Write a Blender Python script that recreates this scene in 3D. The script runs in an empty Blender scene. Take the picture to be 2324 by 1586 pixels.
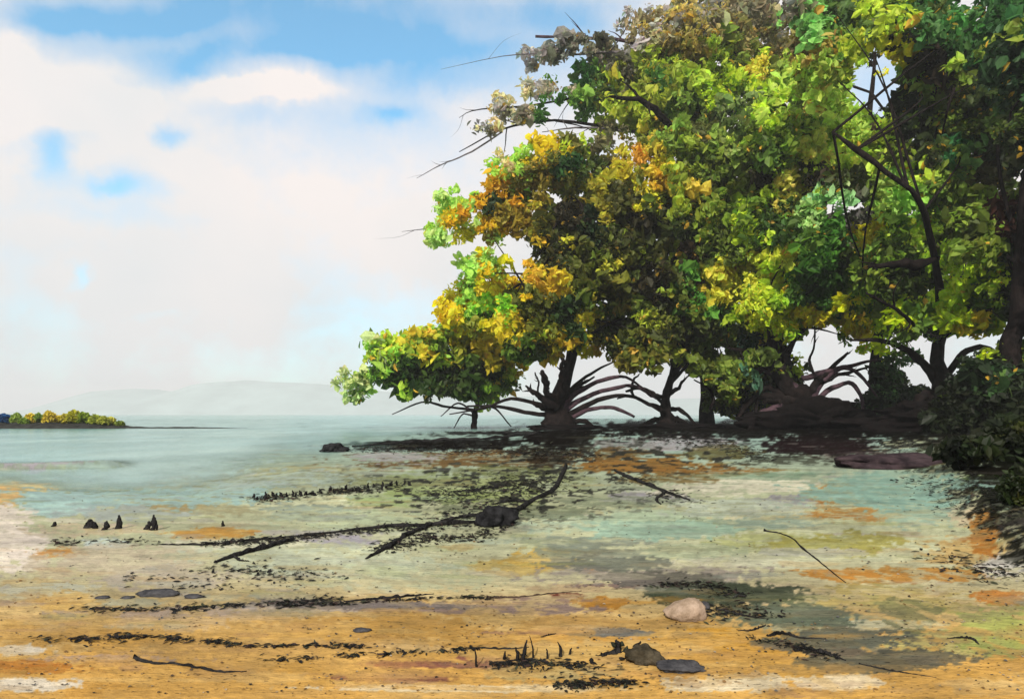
import bpy, math, random
import numpy as np
from mathutils import Vector, noise as mnoise

random.seed(7); RNG = np.random.default_rng(7)
SC = bpy.context.scene
COL = SC.collection

# ------------------------------------------------------------------ camera
# the scene is measured on a 2324 x 1586 grid: focal length FP, eye height EYE, horizon row HZ
W, H, FP, EYE, HZ = 2324.0, 1586.0, 1500.0, 1.2, 940.0
CX = W / 2
cam = bpy.data.objects.new('camera', bpy.data.cameras.new('camera'))
COL.objects.link(cam)
cam.location = (0, 0, EYE)
cam.rotation_euler = (math.radians(90), 0, 0)
cam.data.sensor_width = 36
cam.data.lens = FP / W * 36
cam.data.shift_y = (HZ - H / 2) / W
cam.data.clip_start = 0.05
cam.data.clip_end = 9000
SC.camera = cam

# ------------------------------------------------------------------ sky and sun
SUN_DIR = Vector((-0.24, -0.78, 0.58)).normalized()       # towards the sun
SUN_EL = math.asin(SUN_DIR.z); SUN_AZ = math.atan2(SUN_DIR.x, SUN_DIR.y)
BLUE = [(560, 120, 420, 24, .3), (1000, 200, 300, 30, .25), (200, 200, 200, 20, .2), (250, 480, 200, 26, .2), (640, 60, 680, 120, .38), (620, -10, 640, 60, .42), (250, 45, 260, 40, .4), (820, 95, 330, 60, .38), (420, 165, 105, 36, .7),
        (1050, 150, 240, 60, .45), (395, 40, 32, 16, .5), (470, 38, 40, 20, .5), (795, 68, 38, 28, .6),
        (380, 308, 42, 26, .65), (110, 330, 150, 28, .3), (118, 375, 45, 55, .7), (280, 425, 95, 20, .62),
        (870, 268, 60, 26, .5), (780, 300, 260, 85, .3), (160, 625, 24, 22, .42), (330, 705, 70, 20, .2),
        (110, 700, 70, 40, .16), (820, 735, 140, 26, .2), (80, 30, 110, 50, .4), (1200, 30, 160, 50, .3), (780, 690, 220, 18, .1), (600, 250, 160, 40, .3),
        (1960, 170, 160, 120, .4), (400, 800, 420, 60, .08), (900, 480, 260, 40, .06), (300, 590, 300, 40, .08), (1000, 880, 400, 40, .08), (1300, 60, 120, 80, .25)]
CLOUD = [(600, 200, 150, 24, .9), (120, 240, 260, 90, .5), (20, 110, 45, 60, .5), (300, 690, 70, 22, .5)]
CLOUD_RGB = (8.0, 7.6, 7.35, 1)
SKY_STRENGTH = 0.087
world = bpy.data.worlds.new("World"); SC.world = world; world.use_nodes = True
def build_sky():
    nt = world.node_tree; N = nt.nodes; L = nt.links; N.clear()
    out = N.new('ShaderNodeOutputWorld'); bg = N.new('ShaderNodeBackground'); bg.inputs[1].default_value = SKY_STRENGTH
    L.new(bg.outputs[0], out.inputs[0])
    sky = N.new('ShaderNodeTexSky'); sky.sky_type = 'NISHITA'; sky.sun_disc = False
    sky.sun_elevation = SUN_EL; sky.sun_rotation = SUN_AZ; sky.air_density = 1.0; sky.dust_density = 0.3; sky.ozone_density = 2.0
    tc = N.new('ShaderNodeTexCoord'); sep = N.new('ShaderNodeSeparateXYZ'); L.new(tc.outputs['Generated'], sep.inputs[0])
    def M(op, a, b=None, c=None, clamp=False):
        n = N.new('ShaderNodeMath'); n.operation = op; n.use_clamp = clamp
        for i, v in enumerate((a, b, c)):
            if v is None: continue
            if isinstance(v, (int, float)): n.inputs[i].default_value = v
            else: L.new(v, n.inputs[i])
        return n.outputs[0]
    yy = M('MAXIMUM', sep.outputs[1], 0.08)
    u = M('DIVIDE', sep.outputs[0], yy); v = M('DIVIDE', sep.outputs[2], yy)
    nz = N.new('ShaderNodeTexNoise'); nz.inputs['Scale'].default_value = 7; nz.inputs['Detail'].default_value = 5; nz.inputs['Roughness'].default_value = .6
    L.new(tc.outputs['Generated'], nz.inputs['Vector'])
    ns = N.new('ShaderNodeSeparateColor'); L.new(nz.outputs['Color'], ns.inputs[0])
    u = M('ADD', u, M('MULTIPLY', M('SUBTRACT', ns.outputs[0], .5), .17))
    v = M('ADD', v, M('MULTIPLY', M('SUBTRACT', ns.outputs[1], .5), .10))
    def blobs(lst):
        tot = None
        for (px, py, rx, ry, a) in lst:
            uu = (px - CX) / FP; vv = (HZ - py) / FP
            du = M('MULTIPLY', M('SUBTRACT', u, uu), FP / rx); dv = M('MULTIPLY', M('SUBTRACT', v, vv), FP / ry)
            d2 = M('MULTIPLY_ADD', du, du, M('MULTIPLY', dv, dv))
            g = M('MULTIPLY', M('EXPONENT', M('MULTIPLY', d2, -.9)), a)
            tot = g if tot is None else M('ADD', tot, g)
        return tot
    m = M('SUBTRACT', blobs(BLUE), blobs(CLOUD))
    n2 = N.new('ShaderNodeTexNoise'); n2.inputs['Scale'].default_value = 6.5; n2.inputs['Detail'].default_value = 9; n2.inputs['Roughness'].default_value = .62
    L.new(tc.outputs['Generated'], n2.inputs['Vector'])
    m = M('ADD', m, M('MULTIPLY', M('SUBTRACT', n2.outputs[0], .5), .95), clamp=False)
    m = M('MULTIPLY', m, 1.12); m = M('MINIMUM', M('MAXIMUM', m, 0.0), .93)
    # clouds differ a little in warmth and thickness
    n3 = N.new('ShaderNodeTexNoise'); n3.inputs['Scale'].default_value = 2.0; n3.inputs['Detail'].default_value = 4
    L.new(tc.outputs['Generated'], n3.inputs['Vector'])
    cr = N.new('ShaderNodeValToRGB'); L.new(n3.outputs[0], cr.inputs[0])
    cr.color_ramp.elements[0].position = .35; cr.color_ramp.elements[0].color = (7.6, 8.0, 8.2, 1)
    cr.color_ramp.elements[1].position = .62; cr.color_ramp.elements[1].color = (9.6, 8.9, 8.6, 1)
    hs = N.new('ShaderNodeMix'); hs.data_type = 'RGBA'; hs.blend_type = 'MULTIPLY'; hs.inputs[0].default_value = 1
    L.new(sky.outputs[0], hs.inputs[6]); hs.inputs[7].default_value = (1.15, 2.45, 2.45, 1)
    mx = N.new('ShaderNodeMix'); mx.data_type = 'RGBA'
    L.new(m, mx.inputs[0]); L.new(cr.outputs[0], mx.inputs[6]); L.new(hs.outputs[2], mx.inputs[7])
    L.new(mx.outputs[2], bg.inputs[0])
build_sky()
sun = bpy.data.objects.new('sun', bpy.data.lights.new('sun', 'SUN')); COL.objects.link(sun)
sun.data.energy = 5.0; sun.data.angle = math.radians(0.6); sun.data.color = (1, .94, .84)
sun.rotation_euler = SUN_DIR.to_track_quat('Z', 'Y').to_euler()
vs = SC.view_settings; vs.view_transform = 'Standard'; vs.look = 'None'; vs.exposure = 0.22; vs.gamma = 1; vs.use_curve_mapping = False

# ------------------------------------------------------------------ helpers
def lin(c):
    c = np.asarray(c, float) / 255.0
    return np.where(c <= .04045, c / 12.92, ((c + .055) / 1.055) ** 2.4)

_tab = np.random.default_rng(3).random((256, 256))
def vnoise(x, y):
    xi = np.floor(x).astype(int); yi = np.floor(y).astype(int); fx = x - xi; fy = y - yi
    fx = fx * fx * (3 - 2 * fx); fy = fy * fy * (3 - 2 * fy)
    g = lambda a, b: _tab[a % 256, b % 256]
    return (g(xi, yi) * (1 - fx) + g(xi + 1, yi) * fx) * (1 - fy) + (g(xi, yi + 1) * (1 - fx) + g(xi + 1, yi + 1) * fx) * fy
def fbm(x, y, o=4):
    s = 0; a = .5; t = 0
    for i in range(o):
        s = s + a * vnoise(x * 2 ** i + 17.3 * i, y * 2 ** i + 9.1 * i); t += a; a *= .55
    return s / t
def sstep(a, b, x):
    t = np.clip((x - a) / (b - a), 0, 1); return t * t * (3 - 2 * t)

def pix_D(py): return EYE * FP / (py - HZ)
def gheight(px, py):
    """height of the tidal flat under a spot of the measuring grid"""
    px = np.asarray(px, float); py = np.asarray(py, float)
    D = EYE * FP / np.maximum(py - HZ, 1.0); x = (px - CX) * D / FP
    z = .05 * (fbm(x * .5 + 40, D * .22 + 11, 3) - .5) + .015 * (fbm(x * 3 + 4, D * 1.7, 2) - .5)
    edge = 1100 - 100 * sstep(300, 1000, px) - 46 * sstep(1120, 1300, px) + 85 * (fbm(px / 210, py / 40 + 3, 4) - .5) * sstep(1250, 800, px)
    z = z - .17 * sstep(55, -75, py - edge)
    z = z + .05 * sstep(6, 40, py - edge)
    z = z + .2 * np.exp(-((py - 1052 + .02 * (px - 100)) / 7.0) ** 2) * sstep(330, 240, px)
    line = 1000 + 290 * sstep(1960, 2420, px)                       # right bank
    bank = sstep(70, -60, py - line) * sstep(1850, 2150, px) * sstep(940, 985, py)
    z = z + .16 * bank
    spit = np.exp(-((py - 990 + (px - 1250) * .012) / 12.0) ** 2) * sstep(760, 1150, px) * sstep(2500, 2200, px)
    z = z + .22 * spit
    return z
def G(px, py, lift=0.0):
    D = pix_D(py); return Vector(((px - CX) * D / FP, D, float(gheight(px, py)) + lift))
def at(px, py, D): return Vector(((px - CX) * D / FP, D, EYE - (py - HZ) * D / FP))

def props(o, label=None, cat=None, group=None, kind=None):
    if label: o['label'] = label
    if cat: o['category'] = cat
    if group: o['group'] = group
    if kind: o['kind'] = kind
    return o
def thing(name, label, cat, loc=(0, 0, 0), group=None):
    o = bpy.data.objects.new(name, None); COL.objects.link(o); o.location = loc
    o.empty_display_size = .2
    return props(o, label, cat, group)
def link(name, me, m=None, parent=None):
    o = bpy.data.objects.new(name, me); COL.objects.link(o)
    if m: me.materials.append(m)
    if parent: o.parent = parent
    return o
def npmesh(name, V, Q, cols=None, smooth=False):
    """mesh out of numpy arrays: V (n,3), Q (m,4) quads"""
    me = bpy.data.meshes.new(name)
    V = np.asarray(V, np.float32); Q = np.asarray(Q, np.int32); k = Q.shape[1]
    me.vertices.add(len(V)); me.vertices.foreach_set('co', V.ravel())
    me.loops.add(Q.size); me.loops.foreach_set('vertex_index', Q.ravel())
    me.polygons.add(len(Q)); me.polygons.foreach_set('loop_start', np.arange(0, Q.size, k, dtype=np.int32))
    me.polygons.foreach_set('use_smooth', np.full(len(Q), smooth))
    me.update(calc_edges=True)
    if cols is not None:
        a = me.attributes.new('Col', 'FLOAT_COLOR', 'POINT')
        c = np.ones((len(V), 4), np.float32); c[:, :3] = cols; a.data.foreach_set('color', c.ravel())
    return me

def spline(P, n):
    P = [Vector(p[:3]) if len(p) == 3 else Vector(p[:3]) for p in P]
    if len(P) == 2: return [P[0].lerp(P[1], i / n) for i in range(n + 1)]
    out = []; Q = [P[0] * 2 - P[1]] + P + [P[-1] * 2 - P[-2]]
    m = len(P) - 1
    for i in range(n + 1):
        t = i / n * m; k = min(int(t), m - 1); f = t - k
        a, b, c, d = Q[k], Q[k + 1], Q[k + 2], Q[k + 3]
        out.append(.5 * ((2 * b) + (c - a) * f + (2 * a - 5 * b + 4 * c - d) * f * f + (3 * b - a - 3 * c + d) * f ** 3))
    return out
def tube_data(P, R, n=18, sides=9, rough=.16, wob=.0, seed=0):
    pts = spline(P, n); rr = np.interp(np.linspace(0, len(R) - 1, n + 1), range(len(R)), R)
    V = []; Q = []
    prev = None
    for i, p in enumerate(pts):
        t = (pts[min(i + 1, n)] - pts[max(i - 1, 0)]).normalized()
        ref = prev if prev is not None else (Vector((0, 0, 1)) if abs(t.z) < .9 else Vector((1, 0, 0)))
        s = t.cross(ref).normalized(); b = s.cross(t).normalized(); prev = b
        off = mnoise.noise_vector(Vector((seed * 3.1, i * .55, 1.7))) * wob * rr[i]
        for k in range(sides):
            a = 2 * math.pi * k / sides
            q = rr[i] * (1 + rough * 2 * mnoise.noise(Vector((math.cos(a) * 1.7 + seed, math.sin(a) * 1.7, i * .5))))
            V.append(p + off + (s * math.cos(a) + b * math.sin(a)) * q)
    for i in range(n):
        for k in range(sides):
            k2 = (k + 1) % sides
            Q.append((i * sides + k, i * sides + k2, (i + 1) * sides + k2, (i + 1) * sides + k))
    V.append(pts[0]); V.append(pts[-1]); c0 = len(V) - 2
    for k in range(0, sides):
        k2 = (k + 1) % sides
        Q.append((c0, k2, k, k) if False else (c0, k2, k, c0)); Q.append((c0 + 1, n * sides + k, n * sides + k2, c0 + 1))
    return V, Q
def faces_mesh(name, V, F, smooth=True):
    F = [tuple(dict.fromkeys(f)) for f in F]
    me = bpy.data.meshes.new(name); me.from_pydata([tuple(v) for v in V], [], F)
    me.polygons.foreach_set('use_smooth', [smooth] * len(me.polygons)); me.update()
    return me
def tube(name, P, R, m, parent=None, base=None, **kw):
    base = Vector(base) if base is not None else Vector((0, 0, 0))
    V, Q = tube_data([Vector(p) - base for p in P], R, **kw)
    return link(name, faces_mesh(name, V, Q), m, parent)
def tubes(name, lst, m, parent=None, base=None, **kw):
    """one part or thing made of several joined limbs"""
    base = Vector(base) if base is not None else Vector((0, 0, 0)); VV = []; QQ = []
    for j, (P, R) in enumerate(lst):
        V, Q = tube_data([Vector(p) - base for p in P], R, seed=j * 1.3 + kw.get('seed', 0), **{k: v for k, v in kw.items() if k != 'seed'})
        o = len(VV); VV += V; QQ += [tuple(i + o for i in q) for q in Q]
    return link(name, faces_mesh(name, VV, QQ), m, parent)

def leaves(C, L, Wd, cols, up=.35, droop=None, flat=False, rng=RNG):
    """arrays of folded leaf blades: centres C (n,3), lengths, widths, colours (n,3)"""
    n = len(C)
    d = rng.normal(size=(n, 3));
    if flat: d[:, 2] *= .12
    if droop is not None: d = d * .75 + np.asarray(droop)
    d /= np.linalg.norm(d, axis=1)[:, None]
    nn = rng.normal(size=(n, 3)); nn[:, 2] += up * 2.2
    if flat: nn = nn * .25 + np.array([0, 0, 1.])
    nn -= (nn * d).sum(1)[:, None] * d; nn /= np.linalg.norm(nn, axis=1)[:, None] + 1e-9
    s = np.cross(d, nn)
    L = L[:, None]; w = Wd[:, None]
    fold = .22 * w
    v0 = C - d * L * .5; v3 = C + d * L * .5
    l1 = C - d * L * .2 + s * w * .44 + nn * fold; l2 = C + d * L * .16 + s * w * .5 + nn * fold
    r1 = C - d * L * .2 - s * w * .44 + nn * fold; r2 = C + d * L * .16 - s * w * .5 + nn * fold
    V = np.stack([v0, l1, l2, v3, r2, r1], 1).reshape(-1, 3)
    b = (np.arange(n) * 6)[:, None]
    Q = np.concatenate([b + np.array([[0, 3, 2, 1]]), b + np.array([[0, 5, 4, 3]])], 0)
    return V, Q, np.repeat(cols, 6, axis=0)

# ------------------------------------------------------------------ materials
def mat(name): 
    m = bpy.data.materials.new(name); m.use_nodes = True
    return m, m.node_tree.nodes, m.node_tree.links, m.node_tree.nodes['Principled BSDF']
def node(N, t, **kw):
    n = N.new(t)
    for k, v in kw.items():
        if k in n.inputs: n.inputs[k].default_value = v
        else: setattr(n, k, v)
    return n
def bark_mat(name, a, b, scale=3.0, rough=.85):
    m, N, L, P = mat(name)
    tc = node(N, 'ShaderNodeTexCoord')
    nz = node(N, 'ShaderNodeTexNoise', Scale=scale, Detail=8.0, Roughness=.65); L.new(tc.outputs['Object'], nz.inputs['Vector'])
    cr = node(N, 'ShaderNodeValToRGB'); L.new(nz.outputs[0], cr.inputs[0])
    cr.color_ramp.elements[0].position = .38; cr.color_ramp.elements[0].color = (*a, 1)
    cr.color_ramp.elements[1].position = .68; cr.color_ramp.elements[1].color = (*b, 1)
    L.new(cr.outputs[0], P.inputs['Base Color']); P.inputs['Roughness'].default_value = rough
    P.inputs['Specular IOR Level'].default_value = .02
    mp = node(N, 'ShaderNodeMapping'); mp.inputs['Scale'].default_value = (1, 1, .25); L.new(tc.outputs['Object'], mp.inputs[0])
    n2 = node(N, 'ShaderNodeTexNoise', Scale=scale * 5, Detail=6.0); L.new(mp.outputs[0], n2.inputs['Vector'])
    bp = node(N, 'ShaderNodeBump', Strength=.9, Distance=.06); L.new(n2.outputs[0], bp.inputs['Height']); L.new(bp.outputs[0], P.inputs['Normal'])
    return m
BARK = bark_mat('black_mangrove_bark', (.005, .004, .004), (.018, .013, .012))
BARK_PURPLE = bark_mat('purple_brown_root_bark', (.03, .018, .024), (.085, .052, .062))
BARK_GREY = bark_mat('grey_twig_bark', (.06, .05, .055), (.17, .15, .15))
WOOD = bark_mat('wet_black_driftwood', (.007, .007, .007), (.03, .028, .028), 6, .6)
WOOD_BROWN = bark_mat('brown_driftwood', (.03, .02, .016), (.10, .07, .05), 6, .8)
def leaf_mat():
    m, N, L, P = mat('mangrove_leaf')
    at_ = node(N, 'ShaderNodeAttribute', attribute_name='Col')
    tc = node(N, 'ShaderNodeTexCoord')
    nz = node(N, 'ShaderNodeTexNoise', Scale=2.6, Detail=5.0, Roughness=.7); L.new(tc.outputs['Object'], nz.inputs['Vector'])
    mr = node(N, 'ShaderNodeMapRange'); mr.inputs[1].default_value = .3; mr.inputs[2].default_value = .7; mr.inputs[3].default_value = .62; mr.inputs[4].default_value = 1.4
    L.new(nz.outputs[0], mr.inputs[0])
    mx = node(N, 'ShaderNodeMix', data_type='RGBA', blend_type='MULTIPLY'); mx.inputs[0].default_value = 1
    L.new(at_.outputs['Color'], mx.inputs[6]); L.new(mr.outputs[0], mx.inputs[7])
    L.new(mx.outputs[2], P.inputs['Base Color']); P.inputs['Roughness'].default_value = .55; P.inputs['Specular IOR Level'].default_value = .25
    tr = node(N, 'ShaderNodeBsdfTranslucent'); L.new(mx.outputs[2], tr.inputs[0])
    ms = node(N, 'ShaderNodeMixShader'); ms.inputs[0].default_value = .5
    L.new(P.outputs[0], ms.inputs[1]); L.new(tr.outputs[0], ms.inputs[2])
    L.new(ms.outputs[0], N['Material Output'].inputs[0])
    return m
LEAF = leaf_mat()
def stone_mat(name, a, b, scale=9, rough=.8):
    m = bark_mat(name, a, b, scale, rough)
    for n in m.node_tree.nodes:
        if n.bl_idname == 'ShaderNodeMapping': n.inputs['Scale'].default_value = (1, 1, 1)
        if n.bl_idname == 'ShaderNodeBump': n.inputs['Distance'].default_value = .012; n.inputs['Strength'].default_value = .6
    return m
def ground_mat():
    m, N, L, P = mat('tidal_mud_and_sand')
    at_ = node(N, 'ShaderNodeAttribute', attribute_name='Col'); wt = node(N, 'ShaderNodeAttribute', attribute_name='Wet')
    tc = node(N, 'ShaderNodeTexCoord')
    def nz(scale, det, sx=1., rough=.6):
        mp = node(N, 'ShaderNodeMapping'); mp.inputs['Scale'].default_value = (sx, 1, 1); L.new(tc.outputs['Object'], mp.inputs[0])
        n = node(N, 'ShaderNodeTexNoise', Scale=scale, Detail=det, Roughness=rough); L.new(mp.outputs[0], n.inputs['Vector']); return n.outputs[0]
    def rng(s, a, b, c, d):
        r = node(N, 'ShaderNodeMapRange'); L.new(s, r.inputs[0])
        for i, v in enumerate((a, b, c, d)): r.inputs[i + 1].default_value = v
        return r.outputs[0]
    def mul(c, f):
        x = node(N, 'ShaderNodeMix', data_type='RGBA', blend_type='MULTIPLY'); x.inputs[0].default_value = 1
        L.new(c, x.inputs[6]); L.new(f, x.inputs[7]); return x.outputs[2]
    c = mul(at_.outputs['Color'], rng(nz(2.2, 8, .45, .68), .3, .7, .78, 1.2))
    c = mul(c, rng(nz(26, 6, .35, .7), .3, .7, .8, 1.18))
    # sparse dark grains: shell grit, bits of weed
    c = mul(c, rng(nz(70, 3, .5, .5), .30, .38, .35, 1.0))
    L.new(c, P.inputs['Base Color'])
    L.new(rng(wt.outputs['Fac'], 0, 1, .95, .36), P.inputs['Roughness'])
    L.new(rng(wt.outputs['Fac'], 0, 1, .0, .34), P.inputs['Specular IOR Level'])
    b1 = node(N, 'ShaderNodeBump', Strength=.8, Distance=.035); L.new(nz(9, 7, .4, .65), b1.inputs['Height'])
    b2 = node(N, 'ShaderNodeBump', Strength=.5, Distance=.006); L.new(nz(90, 4), b2.inputs['Height']); L.new(b1.outputs[0], b2.inputs['Normal'])
    L.new(b2.outputs[0], P.inputs['Normal'])
    return m
def water_mat():
    m, N, L, P = mat('shallow_lagoon_water')
    tc = node(N, 'ShaderNodeTexCoord')
    n = node(N, 'ShaderNodeTexNoise', Scale=.16, Detail=5.0); L.new(tc.outputs['Object'], n.inputs['Vector'])
    cr = node(N, 'ShaderNodeValToRGB'); L.new(n.outputs[0], cr.inputs[0])
    cr.color_ramp.elements[0].position = .36; cr.color_ramp.elements[0].color = (.15, .34, .32, 1)
    cr.color_ramp.elements[1].position = .66; cr.color_ramp.elements[1].color = (.28, .46, .40, 1)
    L.new(cr.outputs[0], P.inputs['Base Color']); dp = node(N, 'ShaderNodeAttribute', attribute_name='Depth'); dr = node(N, 'ShaderNodeMapRange'); dr.inputs[2].default_value = .13; dr.inputs[4].default_value = .85; L.new(dp.outputs['Fac'], dr.inputs[0]); L.new(dr.outputs[0], P.inputs['Alpha'])
    P.inputs['Roughness'].default_value = .2; P.inputs['Specular IOR Level'].default_value = .4
    mp = node(N, 'ShaderNodeMapping'); mp.inputs['Scale'].default_value = (.5, 1.6, 1); L.new(tc.outputs['Object'], mp.inputs[0])
    n2 = node(N, 'ShaderNodeTexNoise', Scale=1.6, Detail=5.0); L.new(mp.outputs[0], n2.inputs['Vector'])
    bp = node(N, 'ShaderNodeBump', Strength=.5, Distance=.05); L.new(n2.outputs[0], bp.inputs['Height']); L.new(bp.outputs[0], P.inputs['Normal'])
    return m
def plain(name, c, rough=.9):
    m, N, L, P = mat(name)
    tc = node(N, 'ShaderNodeTexCoord'); n = node(N, 'ShaderNodeTexNoise', Scale=.012, Detail=9.0, Roughness=.7); L.new(tc.outputs['Object'], n.inputs['Vector'])
    cr = node(N, 'ShaderNodeValToRGB'); L.new(n.outputs[0], cr.inputs[0])
    cr.color_ramp.elements[0].position = .35; cr.color_ramp.elements[0].color = (*[v * .88 for v in c], 1); cr.color_ramp.elements[1].position = .65; cr.color_ramp.elements[1].color = (*[v * 1.12 for v in c], 1)
    L.new(cr.outputs[0], P.inputs['Base Color']); P.inputs['Roughness'].default_value = rough; return m

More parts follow.
